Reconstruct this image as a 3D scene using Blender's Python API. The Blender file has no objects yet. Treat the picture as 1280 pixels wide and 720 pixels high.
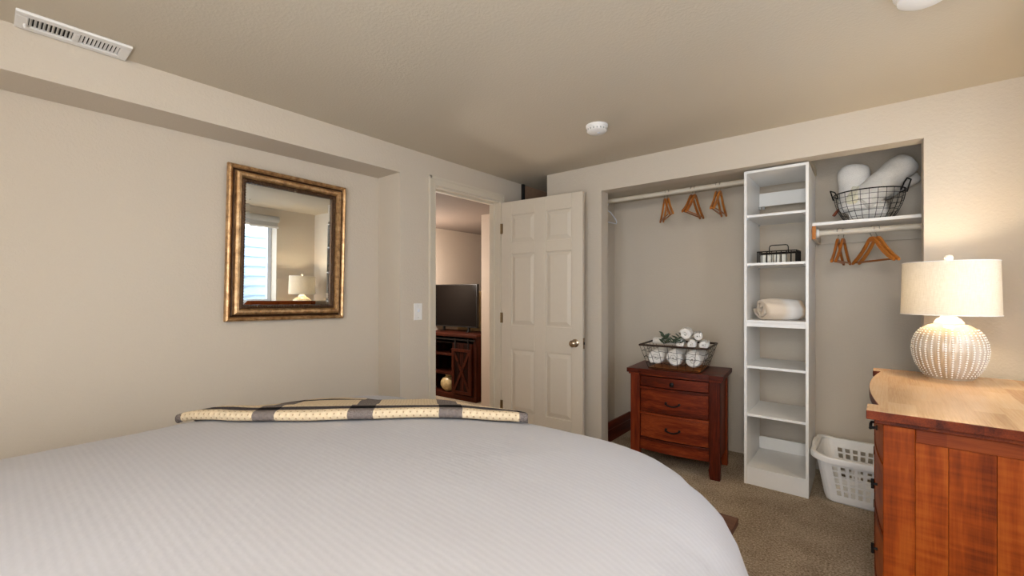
import bpy, bmesh, math, random
from mathutils import Vector, Matrix, noise
random.seed(7)
C = bpy.context.scene
COL = C.collection
PI = math.pi

# ------------------------------------------------------------------ camera, world, lights, exposure
cam_d = bpy.data.cameras.new('camera')
cam = bpy.data.objects.new('camera', cam_d); COL.objects.link(cam)
cam.location = (0, 0, 1.25)
cam.rotation_euler = (PI/2, 0, math.radians(39.2))
cam_d.sensor_width = 36.0
cam_d.lens = 540/1280*36
cam_d.shift_y = 6/1280
cam_d.clip_start = 0.02
C.camera = cam

w = bpy.data.worlds.new('daylight'); C.world = w; w.use_nodes = True
bg = w.node_tree.nodes['Background']
bg.inputs[0].default_value = (0.87, 0.93, 1.0, 1)
bg.inputs[1].default_value = 4.7

def light(name, kind, loc, rot, energy, color, size=None, size_y=None, portal=False):
    d = bpy.data.lights.new(name, kind); d.energy = energy; d.color = color
    if kind == 'AREA':
        d.shape = 'RECTANGLE'; d.size = size; d.size_y = size_y
        if portal: d.cycles.is_portal = True
    elif size is not None: d.shadow_soft_size = size
    o = bpy.data.objects.new(name, d); COL.objects.link(o); o.location = loc; o.rotation_euler = rot
    return o
# window openings let the sky in
light('window_portal', 'AREA', (0.90, 1.75, 1.55), (0, PI/2, 0), 1, (1, 1, 1), 1.10, 1.70, True)
light('window_portal', 'AREA', (-0.265, -1.12, 1.09), (PI/2, 0, 0), 1, (1, 1, 1), 1.57, 2.06, True)
# the bedside lamp behind the viewer, at the head of the bed
light('bedside_lamp_light', 'POINT', (-2.45, -0.70, 1.25), (0, 0, 0), 0.9, (1.0, 0.78, 0.55), 0.12)
# unseen fill light behind the viewer, added to brighten the closet side
light('fill_light', 'POINT', (0.20, -0.60, 2.05), (0, 0, 0), 28, (1.0, 0.94, 0.86), 0.14)
# unseen fill light added to brighten the room beyond the door
light('hall_lamp_light', 'POINT', (-3.95, 3.06, 1.45), (0, 0, 0), 34, (1.0, 0.90, 0.80), 0.15)

C.view_settings.view_transform = 'Standard'
C.view_settings.look = 'None'
C.view_settings.gamma = 1.0
C.view_settings.use_curve_mapping = False
C.view_settings.exposure = 0.75

# ------------------------------------------------------------------ materials
def lin(c):
    return tuple((v/255/12.92 if v/255 <= 0.04045 else ((v/255+0.055)/1.055)**2.4) for v in c) + (1,)

class NT:
    def __init__(s, name):
        s.m = bpy.data.materials.new(name); s.m.use_nodes = True
        s.t = s.m.node_tree; s.n = s.t.nodes; s.b = s.n['Principled BSDF']
        s.out = s.n['Material Output']
    def node(s, t, **k):
        x = s.n.new(t)
        for a, v in k.items(): setattr(x, a, v)
        return x
    def link(s, a, b): s.t.links.new(a, b)
    def inp(s, node, i, v):
        if hasattr(v, 'is_linked'): s.link(v, node.inputs[i])
        else: node.inputs[i].default_value = v
    def math(s, op, a, b=0.0, c=0.0):
        x = s.node('ShaderNodeMath', operation=op)
        s.inp(x, 0, a); s.inp(x, 1, b); s.inp(x, 2, c)
        return x.outputs[0]
    def mix(s, f, a, b, mode='MIX'):
        x = s.node('ShaderNodeMix', data_type='RGBA', blend_type=mode)
        s.inp(x, 0, f); s.inp(x, 6, a); s.inp(x, 7, b)
        return x.outputs[2]
    def coord(s, kind='Object'): return s.node('ShaderNodeTexCoord').outputs[kind]
    def mapping(s, v, scale=(1, 1, 1), loc=None, rot=None):
        x = s.node('ShaderNodeMapping'); s.link(v, x.inputs[0]); x.inputs[3].default_value = scale
        if loc is not None: s.inp(x, 1, loc)
        if rot is not None: x.inputs[2].default_value = rot
        return x.outputs[0]
    def noise(s, v, scale, detail=3, rough=0.55):
        x = s.node('ShaderNodeTexNoise'); s.link(v, x.inputs[0])
        x.inputs['Scale'].default_value = scale; x.inputs['Detail'].default_value = detail
        x.inputs['Roughness'].default_value = rough
        return x.outputs[0]
    def ramp(s, f, stops):
        x = s.node('ShaderNodeValToRGB'); s.link(f, x.inputs[0]); e = x.color_ramp.elements
        while len(e) < len(stops): e.new(0.5)
        for i, (p, c) in enumerate(stops): e[i].position = p; e[i].color = c
        return x.outputs[0]
    def bump(s, h, strength, dist=0.01):
        x = s.node('ShaderNodeBump'); x.inputs['Strength'].default_value = strength
        x.inputs['Distance'].default_value = dist; s.link(h, x.inputs['Height'])
        s.link(x.outputs[0], s.b.inputs['Normal'])
    def set(s, color=None, rough=None, metal=None, spec=None, **k):
        if color is not None: s.inp(s.b, 'Base Color', color)
        if rough is not None: s.inp(s.b, 'Roughness', rough)
        if metal is not None: s.inp(s.b, 'Metallic', metal)
        if spec is not None: s.inp(s.b, 'Specular IOR Level', spec)
        for a, v in k.items(): s.inp(s.b, a, v)
        return s

def plain(name, rgb, rough=0.5, metal=0.0, var=0.06, scale=30, bump=0.0, bscale=None, bdist=0.002, **k):
    t = NT(name); c = lin(rgb); v = t.coord()
    f = t.noise(v, scale)
    dk = tuple(x*(1-var) for x in c[:3])+(1,); lt = tuple(min(1, x*(1+var)) for x in c[:3])+(1,)
    t.set(t.ramp(f, [(0.3, dk), (0.7, lt)]), rough, metal, **k)
    if bump: t.bump(t.noise(v, bscale or scale*4, 4), bump, bdist)
    return t.m

def wall_mat(name, rgb, bs=0.16):
    t = NT(name); v = t.coord()
    c = lin(rgb)
    t.set(t.ramp(t.noise(v, 1.3, 2), [(0.3, tuple(x*0.985 for x in c[:3])+(1,)), (0.7, c)]), 0.82, spec=0.25)
    h = t.ramp(t.noise(v, 85, 3, 0.5), [(0.42, (0, 0, 0, 1)), (0.62, (1, 1, 1, 1))])
    t.bump(h, bs, 0.004)
    return t.m

def wood(name, dark, mid, light_, axis, rough=0.35, fig=1.0, plank=0.0, var=0.06, ring_w=0.42, curl=0.0, fine_w=0.5, spec=0.2):
    t = NT(name); v = t.coord()
    rnd = t.node('ShaderNodeObjectInfo').outputs['Random']
    comb = t.node('ShaderNodeCombineXYZ')
    for i, k in enumerate((7.3, 3.1, 5.7)): t.link(t.math('MULTIPLY', rnd, k), comb.inputs[i])
    sc = [9.0, 9.0, 9.0]; sc[axis] = 1.1
    mv = t.mapping(v, tuple(sc), comb.outputs[0])
    n1 = t.noise(mv, 1.3, 4, 0.6)
    dist = t.math('MULTIPLY_ADD', n1, 9.0*fig, t.math('MULTIPLY', rnd, 4.0))
    rings = t.math('MULTIPLY_ADD', t.math('SINE', dist), 0.5, 0.5)
    fsc = [240.0, 240.0, 240.0]; fsc[axis] = 9.0
    fine = t.noise(t.mapping(v, tuple(fsc), comb.outputs[0]), 1.0, 3, 0.6)
    f = t.math('ADD', t.math('MULTIPLY', rings, ring_w), t.math('MULTIPLY', fine, fine_w))
    f = t.math('ADD', f, 0.46-ring_w/2-fine_w/2)
    if curl:   # flame figure running across the grain
        csc = [5.0, 5.0, 5.0]; csc[axis] = 60.0
        cu = t.noise(t.mapping(v, tuple(csc), comb.outputs[0], (0.0, 0.35, 0.0) if axis == 2 else None), 1.0, 2, 0.5)
        cu = t.math('MULTIPLY', t.math('SUBTRACT', cu, 0.5), t.noise(t.mapping(v, (3, 3, 3), comb.outputs[0]), 2.0, 1))
        cu = t.math('ADD', cu, 0.5)
        f = t.math('ADD', f, t.math('MULTIPLY', t.math('SUBTRACT', cu, 0.5), curl))
    f = t.math('ADD', f, t.math('MULTIPLY', t.math('SUBTRACT', rnd, 0.5), var))
    if plank:
        # glued laminations: the tone steps from strip to strip across the grain
        sep = t.node('ShaderNodeSeparateXYZ'); t.link(v, sep.inputs[0])
        ax2 = 1 if axis == 0 else 0
        cell = t.node('ShaderNodeTexWhiteNoise', noise_dimensions='2D')
        cc = t.node('ShaderNodeCombineXYZ')
        row = t.math('FLOOR', t.math('DIVIDE', sep.outputs[ax2], plank))
        t.link(row, cc.inputs[0])
        t.link(t.math('FLOOR', t.math('ADD', t.math('DIVIDE', sep.outputs[axis], plank*4.5), t.math('MULTIPLY', row, 0.37))), cc.inputs[1])
        t.link(cc.outputs[0], cell.inputs[0])
        f = t.math('ADD', f, t.math('MULTIPLY', t.math('SUBTRACT', cell.outputs[0], 0.5), 0.30))
    col = t.ramp(f, [(0.18, lin(dark)), (0.48, lin(mid)), (0.85, lin(light_))])
    t.set(col, rough, spec=spec)
    t.bump(fine, 0.05, 0.002)
    return t.m

def stained(name, *a, **k):
    return [wood(name+'_'+'xyz'[i], *a, axis=i, **k) for i in range(3)]

M = {}
M['wall'] = wall_mat('wall_paint', (208, 197, 181))
M['ceil'] = wall_mat('ceiling_paint', (204, 193, 174), 0.12)
M['white_trim'] = plain('trim_paint', (212, 202, 184), 0.45, var=0.01)
M['door'] = plain('door_paint', (212, 201, 184), 0.48, var=0.01)
M['hall'] = wall_mat('hall_paint', (196, 180, 164))
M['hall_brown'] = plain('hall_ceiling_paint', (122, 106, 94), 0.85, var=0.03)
M['tan'] = plain('tan_half_wall_paint', (176, 150, 108), 0.8, var=0.03)
M['dark_hall'] = plain('passage_painted_shade', (160, 130, 106), 0.6, var=0.1)  # shade of the passage wall painted in as a browner colour
M['melamine'] = plain('white_melamine', (236, 234, 230), 0.4, var=0.008)
M['chrome'] = plain('chrome', (215, 215, 215), 0.18, 1.0, var=0.02)
M['nickel'] = plain('satin_nickel', (186, 166, 142), 0.22, 1.0, var=0.03)
M['hinge'] = plain('aged_brass', (150, 128, 96), 0.4, 1.0, var=0.06)
M['iron'] = plain('black_iron', (30, 26, 24), 0.5, 0.6, var=0.2, scale=80)
M['iron_brown'] = plain('brown_iron', (58, 42, 32), 0.5, 0.5, var=0.2, scale=80)
M['cotton'] = plain('white_terry', (238, 234, 228), 0.95, var=0.04, scale=120, bump=0.7, bscale=420, bdist=0.004)
M['cream_cloth'] = plain('cream_cloth', (236, 232, 210), 0.95, var=0.05, scale=60, bump=0.4, bscale=300)
M['plastic'] = plain('white_plastic', (238, 236, 233), 0.35, var=0.01)
M['plastic_blue'] = plain('pale_plastic', (225, 230, 240), 0.35, var=0.01)
M['black'] = plain('black_plastic', (16, 15, 15), 0.4, var=0.1)
M['screen'] = plain('tv_screen_glass', (14, 9, 7), 0.15, var=0.05, spec=0.10)
M['leaf'] = plain('eucalyptus_leaf', (72, 88, 68), 0.6, var=0.25, scale=25)
M['stem'] = plain('sprig_stem', (84, 72, 50), 0.7, var=0.15)
M['vase'] = plain('cream_glaze', (205, 180, 132), 0.25, var=0.25, scale=22)
M['shade_fabric'] = None
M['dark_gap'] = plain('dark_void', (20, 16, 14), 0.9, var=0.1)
M['leather'] = plain('brown_leather', (140, 66, 30), 0.5, var=0.15)
M['soap'] = plain('white_soap', (232, 228, 214), 0.5, var=0.03)
M['siding'] = plain('blue_tinted_siding', (186, 214, 244), 0.5, var=0.02)  # white boards tinted blue, so the window's daylight comes in cool
M['roller'] = plain('grey_roller_fabric', (176, 176, 174), 0.8, var=0.03)
M['vinyl'] = plain('window_vinyl', (214, 220, 230), 0.4, var=0.01)

NS = stained('nightstand_wood', (44, 12, 6), (108, 39, 16), (160, 76, 35), rough=0.38, fig=1.0, var=0.0, ring_w=0.36, fine_w=0.55)
DR = stained('dresser_wood', (74, 23, 4), (136, 58, 11), (172, 90, 28), rough=0.45, fig=1.1, ring_w=0.30, curl=0.75, var=0.02, fine_w=0.22, spec=0.12)
DRD = stained('dresser_edge_wood', (52, 17, 5), (104, 41, 14), (146, 70, 27), rough=0.42, fig=0.7, plank=0.05, spec=0.12)
DT = stained('dresser_top_wood', (160, 116, 74), (192, 148, 102), (210, 172, 126), rough=0.24, fig=0.6, plank=0.07, ring_w=0.2, spec=0.45)
CW = stained('console_wood', (16, 6, 4), (50, 19, 10), (78, 34, 18), rough=0.5, spec=0.12)
LW = stained('hanger_wood', (150, 84, 28), (186, 112, 44), (205, 136, 64), rough=0.35, fig=0.4)
BW = stained('bed_frame_wood', (78, 50, 36), (118, 82, 60), (140, 104, 80), rough=0.5, fig=0.8)
BD = stained('board_wood', (30, 8, 5), (86, 26, 14), (116, 44, 22), rough=0.3)

def carpet_mat():
    t = NT('carpet_pile'); v = t.coord()
    a = t.noise(v, 105, 3, 0.8); b = t.noise(v, 5, 3)
    f = t.math('ADD', t.math('MULTIPLY', a, 0.8), t.math('MULTIPLY', b, 0.2))
    t.set(t.ramp(f, [(0.34, lin((112, 94, 76))), (0.50, lin((186, 167, 142))), (0.66, lin((236, 220, 196)))]), 0.98, spec=0.1)
    t.bump(t.math('ADD', a, t.math('MULTIPLY', b, 1.2)), 0.9, 0.015)
    return t.m
M['carpet'] = carpet_mat()

def duvet_mat():
    t = NT('duvet_cotton'); v = t.coord()
    sep = t.node('ShaderNodeSeparateXYZ'); t.link(v, sep.inputs[0])
    s = t.math('SINE', t.math('MULTIPLY', sep.outputs[1], 2*PI/0.017))
    f = t.math('MULTIPLY_ADD', s, 0.5, 0.5)
    t.set(t.mix(f, lin((176, 174, 177)), lin((179, 177, 180))), 0.75, spec=0.3, **{'Sheen Weight': 0.15})
    h = t.math('ADD', t.math('MULTIPLY', s, 0.018), t.math('MULTIPLY', t.noise(v, 9, 4, 0.6), 0.8))
    t.bump(h, 0.30, 0.012)
    return t.m
M['duvet'] = duvet_mat()

def throw_mat():
    t = NT('throw_cotton')
    uv = t.coord('UV')
    sep = t.node('ShaderNodeSeparateXYZ'); t.link(uv, sep.inputs[0])
    a, b = sep.outputs[0], sep.outputs[1]
    def band(x, c, hw): return t.math('LESS_THAN', t.math('ABSOLUTE', t.math('SUBTRACT', x, c)), hw)
    va = band(a, 0.005, 0.028)
    for c, hw in ((0.433, 0.046), (0.805, 0.048), (1.15, 0.046), (1.455, 0.030)):
        va = t.math('MAXIMUM', va, band(a, c, hw))
    vb = t.math('MAXIMUM', band(b, 0.092, 0.024), band(b, 0.46, 0.022))
    vb = t.math('MAXIMUM', vb, band(b, 0.70, 0.03))
    nz = t.noise(uv, 380, 2, 0.7)
    weave = t.math('MULTIPLY', t.math('SINE', t.math('MULTIPLY', a, 2*PI/0.026)), t.math('SINE', t.math('MULTIPLY', b, 2*PI/0.026)))
    cream = t.mix(t.math('GREATER_THAN', weave, 0.72), lin((226, 206, 174)), lin((182, 156, 124)))
    grey = t.ramp(nz, [(0.42, lin((74, 68, 70))), (0.58, lin((158, 146, 138)))])
    dark = t.ramp(nz, [(0.42, lin((34, 30, 34))), (0.62, lin((104, 96, 96)))])
    c = t.mix(va, cream, grey); c = t.mix(vb, c, dark)
    c = t.mix(t.math('MULTIPLY', va, vb), c, lin((16, 14, 18)))
    t.set(c, 0.95, spec=0.1)
    t.bump(t.math('ADD', weave, nz), 0.5, 0.004)
    return t.m
M['throw'] = throw_mat()

def gold_mat():
    t = NT('antique_gold'); v = t.coord()
    n = t.noise(v, 28, 5, 0.65); n2 = t.noise(v, 260, 2)
    f = t.math('ADD', t.math('MULTIPLY', n, 0.7), t.math('MULTIPLY', n2, 0.3))
    t.set(t.ramp(f, [(0.32, lin((96, 68, 42))), (0.50, lin((190, 148, 100))), (0.68, lin((226, 192, 146)))]), 0.32, 0.6)
    t.bump(n2, 0.2, 0.002)
    return t.m
M['gold'] = gold_mat()
M['gold_dark'] = plain('antique_bronze', (84, 60, 40), 0.4, 0.6, var=0.35, scale=160, bump=0.5, bscale=220)
M['mirror'] = plain('silvered_glass', (236, 240, 240), 0.0, 1.0, var=0.0)

def glass_mat():
    t = NT('window_glass')
    tr = t.node('ShaderNodeBsdfTransparent'); gl = t.node('ShaderNodeBsdfGlossy'); gl.inputs['Roughness'].default_value = 0.0
    mx = t.node('ShaderNodeMixShader'); mx.inputs[0].default_value = 0.034
    t.link(tr.outputs[0], mx.inputs[1]); t.link(gl.outputs[0], mx.inputs[2]); t.link(mx.outputs[0], t.out.inputs[0])
    return t.m
M['glass'] = glass_mat()

def lampshade_mat():
    t = NT('linen_lampshade'); v = t.coord()
    w1 = t.noise(t.mapping(v, (60, 60, 900)), 1.0, 2); w2 = t.noise(t.mapping(v, (500, 500, 30)), 1.0, 2)
    f = t.math('MULTIPLY', t.math('ADD', w1, w2), 0.5)
    c = t.ramp(f, [(0.35, lin((206, 194, 172))), (0.65, lin((226, 216, 198)))])
    df = t.node('ShaderNodeBsdfDiffuse'); tl = t.node('ShaderNodeBsdfTranslucent')
    t.link(c, df.inputs[0]); t.link(c, tl.inputs[0])
    mx = t.node('ShaderNodeMixShader'); mx.inputs[0].default_value = 0.06
    t.link(df.outputs[0], mx.inputs[1]); t.link(tl.outputs[0], mx.inputs[2]); t.link(mx.outputs[0], t.out.inputs[0])
    return t.m
M['shade_fabric'] = lampshade_mat()

def pearl_mat():
    t = NT('pearl_glaze'); v = t.coord()
    n = t.noise(t.mapping(v, (14, 14, 5)), 1.0, 3)
    t.set(t.ramp(n, [(0.3, lin((176, 148, 112))), (0.6, lin((196, 180, 160))), (0.8, lin((206, 200, 196)))]), 0.22, 0.0, spec=0.6, **{'Coat Weight': 0.5, 'Coat Roughness': 0.08})
    return t.m
M['pearl'] = pearl_mat()
M['pearl_dot'] = plain('white_glaze', (240, 234, 224), 0.25, var=0.02)

def blanket_mat():
    t = NT('plaid_fleece'); v = t.coord()
    sep = t.node('ShaderNodeSeparateXYZ'); t.link(v, sep.inputs[0])
    f = t.math('ADD', t.math('MULTIPLY', sep.outputs[0], 3.2), t.math('MULTIPLY_ADD', t.noise(v, 12, 2), 0.12, 0.44))
    c = t.ramp(f, [(0.10, lin((226, 208, 186))), (0.42, lin((230, 214, 194))), (0.60, lin((240, 236, 232))),
                   (0.78, lin((238, 234, 230))), (0.84, lin((208, 184, 156))), (0.97, lin((176, 142, 110)))])
    t.set(c, 0.95, spec=0.1, **{'Sheen Weight': 0.2}); t.bump(t.noise(v, 240, 3), 0.4, 0.003)
    return t.m
M['fleece'] = blanket_mat()

# ------------------------------------------------------------------ mesh helpers
class B:
    def __init__(s): s.v = []; s.f = []; s.uv = None
    def box(s, x0, x1, y0, y1, z0, z1, m=None):
        n = len(s.v)
        p = [(x0,y0,z0),(x1,y0,z0),(x1,y1,z0),(x0,y1,z0),(x0,y0,z1),(x1,y0,z1),(x1,y1,z1),(x0,y1,z1)]
        s.v += [tuple(m @ Vector(q)) for q in p] if m else p
        s.f += [tuple(n+i for i in q) for q in ((0,3,2,1),(4,5,6,7),(0,1,5,4),(1,2,6,5),(2,3,7,6),(3,0,4,7))]
        return s
    def prism(s, poly, h0, h1, m=None, ax='z'):
        # extrude a 2-D polygon (counter-clockwise) along an axis
        def P(a, b, h): return {'z': (a, b, h), 'y': (a, h, b), 'x': (h, a, b)}[ax]
        n = len(s.v); k = len(poly)
        p = [P(a, b, h0) for a, b in poly] + [P(a, b, h1) for a, b in poly]
        s.v += [tuple(m @ Vector(q)) for q in p] if m else p
        s.f.append(tuple(n+i for i in reversed(range(k)))); s.f.append(tuple(n+k+i for i in range(k)))
        for i in range(k):
            j = (i+1) % k; s.f.append((n+i, n+j, n+k+j, n+k+i))
        return s
    def lathe(s, prof, seg=32, m=None, cap=True, scale=(1, 1)):
        n = len(s.v)
        for r, z in prof:
            for i in range(seg):
                a = 2*PI*i/seg
                q = Vector((r*math.cos(a)*scale[0], r*math.sin(a)*scale[1], z)); s.v.append(tuple(m @ q if m else q))
        for j in range(len(prof)-1):
            for i in range(seg):
                k = (i+1) % seg
                s.f.append((n+j*seg+i, n+j*seg+k, n+(j+1)*seg+k, n+(j+1)*seg+i))
        if cap:
            s.f.append(tuple(n+i for i in reversed(range(seg))))
            e = n+(len(prof)-1)*seg; s.f.append(tuple(e+i for i in range(seg)))
        return s
    def tube(s, pts, r, seg=6, closed=False, m=None, flat=1.0):
        pts = [Vector(p) for p in pts]; k = len(pts); n = len(s.v)
        up = Vector((0, 0, 1)); prev = None
        for i, p in enumerate(pts):
            if closed: d = pts[(i+1) % k] - pts[i-1]
            else: d = pts[min(i+1, k-1)] - pts[max(i-1, 0)]
            d.normalize()
            if prev is None:
                a = d.cross(up)
                if a.length < 1e-3: a = d.cross(Vector((0, 1, 0)))
            else: a = prev - d*prev.dot(d)
            a.normalize(); prev = a; b = d.cross(a)
            rr = r[i] if isinstance(r, (list, tuple)) else r
            for j in range(seg):
                t = 2*PI*j/seg; q = p + a*(rr*math.cos(t)) + b*(rr*flat*math.sin(t))
                s.v.append(tuple(m @ q if m else q))
        for i in range(k if closed else k-1):
            i2 = (i+1) % k
            for j in range(seg):
                j2 = (j+1) % seg
                s.f.append((n+i*seg+j, n+i*seg+j2, n+i2*seg+j2, n+i2*seg+j))
        if not closed:
            s.f.append(tuple(n+j for j in reversed(range(seg)))); s.f.append(tuple(n+(k-1)*seg+j for j in range(seg)))
        return s
    def rings(s, rings, cap0=True, cap1=True, closed=True):
        n = len(s.v); k = len(rings[0])
        for r in rings: s.v += [tuple(p) for p in r]
        for j in range(len(rings)-1):
            for i in range(k if closed else k-1):
                i2 = (i+1) % k
                s.f.append((n+j*k+i, n+j*k+i2, n+(j+1)*k+i2, n+(j+1)*k+i))
        if cap0: s.f.append(tuple(n+i for i in reversed(range(k))))
        if cap1: e = n+(len(rings)-1)*k; s.f.append(tuple(e+i for i in range(k)))
        return s
    def build(s, name, mat, parent=None, loc=(0, 0, 0), rot=(0, 0, 0), bev=0, smooth=None, fix=True):
        me = bpy.data.meshes.new(name); me.from_pydata(s.v, [], s.f)
        if fix:
            bm = bmesh.new(); bm.from_mesh(me); bmesh.ops.recalc_face_normals(bm, faces=bm.faces); bm.to_mesh(me); bm.free()
        if s.uv:
            l = me.uv_layers.new(name='UVMap')
            for lp in me.loops: l.data[lp.index].uv = s.uv[lp.vertex_index]
        if smooth is not None:
            me.shade_smooth(); me.set_sharp_from_angle(angle=math.radians(smooth))
        if mat: me.materials.append(mat)
        o = bpy.data.objects.new(name, me); COL.objects.link(o)
        o.location = loc; o.rotation_euler = rot
        if parent: o.parent = parent
        if bev:
            b = o.modifiers.new('edge', 'BEVEL'); b.width = bev; b.segments = 2; b.limit_method = 'ANGLE'
        return o

def props(o, label=None, cat=None, group=None, kind=None):
    if label: o['label'] = label
    if cat: o['category'] = cat
    if group: o['group'] = group
    if kind: o['kind'] = kind
    return o
def thing(name, label, cat, loc=(0, 0, 0), rz=0.0, group=None, rot=None):
    o = bpy.data.objects.new(name, None); COL.objects.link(o); o.empty_display_size = 0.05
    o.location = loc; o.rotation_euler = rot or (0, 0, rz)
    return props(o, label, cat, group)
def struct(o): o['kind'] = 'structure'; return o
def dup(root, loc, rot, label, group=None):
    r = root.copy(); COL.objects.link(r); r.location = loc; r.rotation_euler = rot; r['label'] = label
    if group: r['group'] = group
    for ch in list(root.children):
        c = ch.copy(); COL.objects.link(c); c.parent = r
        for g in list(ch.children):
            d = g.copy(); COL.objects.link(d); d.parent = c
    return r
def R(ax, deg): return Matrix.Rotation(math.radians(deg), 4, ax)
def T(x, y, z): return Matrix.Translation((x, y, z))

# ------------------------------------------------------------------ room shell
H = 2.27          # ceiling
ZS = 2.088        # underside of the left soffit
ZH = 2.058        # closet header
XL, XN = -2.5, -2.758
YB = 3.10         # closet wall
XR = 0.62         # right wall
Y0 = -1.0         # back wall
struct(B().box(-6, 1.8, -1.3, 6.2, -0.1, 0).build('floor', M['carpet']))
struct(B().box(-2.9, 0.95, -1.2, 4.3, H, H+0.1).build('ceiling', M['ceil']))
wl = B()
wl.box(XN-0.12, XN, Y0, 1.834, 0, H)                    # back of the niche
wl.box(XN, XL, Y0, 1.834, ZS, H)                        # soffit over the niche
wl.box(XN-0.12, XL, 1.834, 1.95, 0, H)                  # return
wl.box(XL-0.115, XL, 1.95, 2.127, 0, H)
wl.box(XL-0.115, XL, 2.127, 2.904, 2.06, H)
wl.box(XL-0.115, XL, 2.904, 3.20, 0, H)
struct(wl.build('wall_left', M['wall']))
wf = B()
wf.box(-2.135, -1.615, YB, YB+0.115, 0, H)
wf.box(-1.615, 0.24, YB, YB+0.115, ZH, H)
wf.box(0.24, XR+0.3, YB, YB+0.115, 0, H)
struct(wf.build('wall_far', M['wall']))
# closet interior
struct(B().box(-1.92, 1.0, 3.74, 3.84, 0, H).build('wall_closet_back', M['wall']))
struct(B().box(-1.92, -1.81, YB+0.115, 3.74, 0, H).build('wall_closet_left', M['wall']))
struct(B().box(0.75, 0.85, YB+0.115, 3.74, 0, H).build('wall_closet_right', M['wall']))
struct(B().box(-1.81, -0.262, YB+0.115, 3.74, ZH+0.022, ZH+0.06).build('ceiling_closet', M['ceil']))
# passage behind the open door
struct(B().box(-2.135, -2.03, YB+0.115, 4.2, 0, H).build('wall_passage_right', M['wall']))
struct(B().box(-2.62, -2.03, 4.1, 4.2, 0, H).build('wall_passage_end', M['wall']))
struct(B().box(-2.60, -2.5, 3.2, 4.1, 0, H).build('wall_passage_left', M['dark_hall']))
# right wall with its window opening
WY0, WY1, WZ0, WZ1 = 0.95, 2.58, 1.02, 2.09
wr = B()
wr.box(XR, XR+0.22, Y0, WY0, 0, H).box(XR, XR+0.22, WY1, YB, 0, H)
wr.box(XR, XR+0.22, WY0, WY1, 0, WZ0).box(XR, XR+0.22, WY0, WY1, WZ1, H)
struct(wr.build('wall_right', M['wall']))
# back wall with an unseen window opening, added to light the closet side
BX0, BX1, BZ0, BZ1 = -1.05, 0.52, 0.06, 2.12
wb = B()
wb.box(XN-0.12, BX0, Y0-0.12, Y0, 0, H).box(BX1, XR+0.22, Y0-0.12, Y0, 0, H)
wb.box(BX0, BX1, Y0-0.12, Y0, 0, BZ0).box(BX0, BX1, Y0-0.12, Y0, BZ1, H)
struct(wb.build('wall_back', M['wall']))

def frame_rect(b, u0, u1, z0, z1, wd, put):
    put(b, u0, u1, z0, z0+wd); put(b, u0, u1, z1-wd, z1); put(b, u0, u0+wd, z0+wd, z1-wd); put(b, u1-wd, u1, z0+wd, z1-wd)
w1 = B(); frame_rect(w1, WY0, WY1, WZ0, WZ1, 0.05, lambda b, a, c, z0, z1: b.box(XR+0.15, XR+0.20, a, c, z0, z1))
w1.box(XR+0.15, XR+0.20, 1.75, 1.79, WZ0+0.05, WZ1-0.05)
w1o = struct(w1.build('window_1', M['vinyl'], bev=0.004))
B().box(XR+0.172, XR+0.176, WY0+0.05, WY1-0.05, WZ0+0.05, WZ1-0.05).build('pane', M['glass'], w1o)
w2 = B(); frame_rect(w2, BX0, BX1, BZ0, BZ1, 0.05, lambda b, a, c, z0, z1: b.box(a, c, Y0-0.10, Y0-0.05, z0, z1))
w2.box(-0.30, -0.23, Y0-0.10, Y0-0.05, BZ0+0.05, BZ1-0.05)
w2o = struct(w2.build('added_window', M['vinyl'], bev=0.004))  # unseen window, added for the daylight it lets in
B().box(BX0+0.05, BX1-0.05, Y0-0.077, Y0-0.073, BZ0+0.05, BZ1-0.05).build('pane', M['glass'], w2o)
# lapped siding of the window well outside, seen in the mirror
so = struct(B().box(1.72, 1.76, 0.2, 3.6, 0.2, 2.12).build('wall_outside', M['siding']))
for k in range(13):
    z = 0.22+k*0.146
    B().prism([(1.72, z), (1.72, z+0.146), (1.706, z+0.146), (1.685, z)], 0.2, 3.6, ax='y').build('plank', M['siding'], so)

rs = thing('roller_blind', 'grey roller blind rolled up at the top of the window, seen in the mirror', 'blind', (XR-0.045, 1.76, 2.08))
B().tube([(0, -0.82, 0.05), (0, 0.82, 0.05)], 0.042, 16).build('roll', M['roller'], rs, smooth=40)
B().box(-0.012, 0.012, -0.82, 0.82, -0.07, -0.045).build('bottom_bar', M['plastic'], rs, bev=0.004)
B().box(-0.003, 0.003, -0.81, 0.81, -0.045, 0.02).build('fabric', M['roller'], rs)

# room beyond the door
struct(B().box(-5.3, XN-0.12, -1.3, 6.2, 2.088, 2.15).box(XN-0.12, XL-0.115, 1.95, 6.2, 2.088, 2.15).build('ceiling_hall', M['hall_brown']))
struct(B().box(-4.42, -4.30, -1.3, 6.2, 0, H).build('wall_hall_far', M['hall']))
struct(B().box(-4.3, -2.6, 6.0, 6.1, 0, H).build('wall_hall_end', M['hall']))
struct(B().box(-4.3, XN-0.12, -1.2, -1.1, 0, H).build('wall_hall_back', M['hall']))
struct(B().box(-3.20, -2.62, 3.40, 3.52, 0, H).box(-3.20, -3.08, 3.52, 6.0, 0, H).build('wall_hall_near', M['hall']))
struct(B().box(-4.30, -3.20, 4.10, 4.20, 0, 1.27).build('wall_half', M['tan']))

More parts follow.
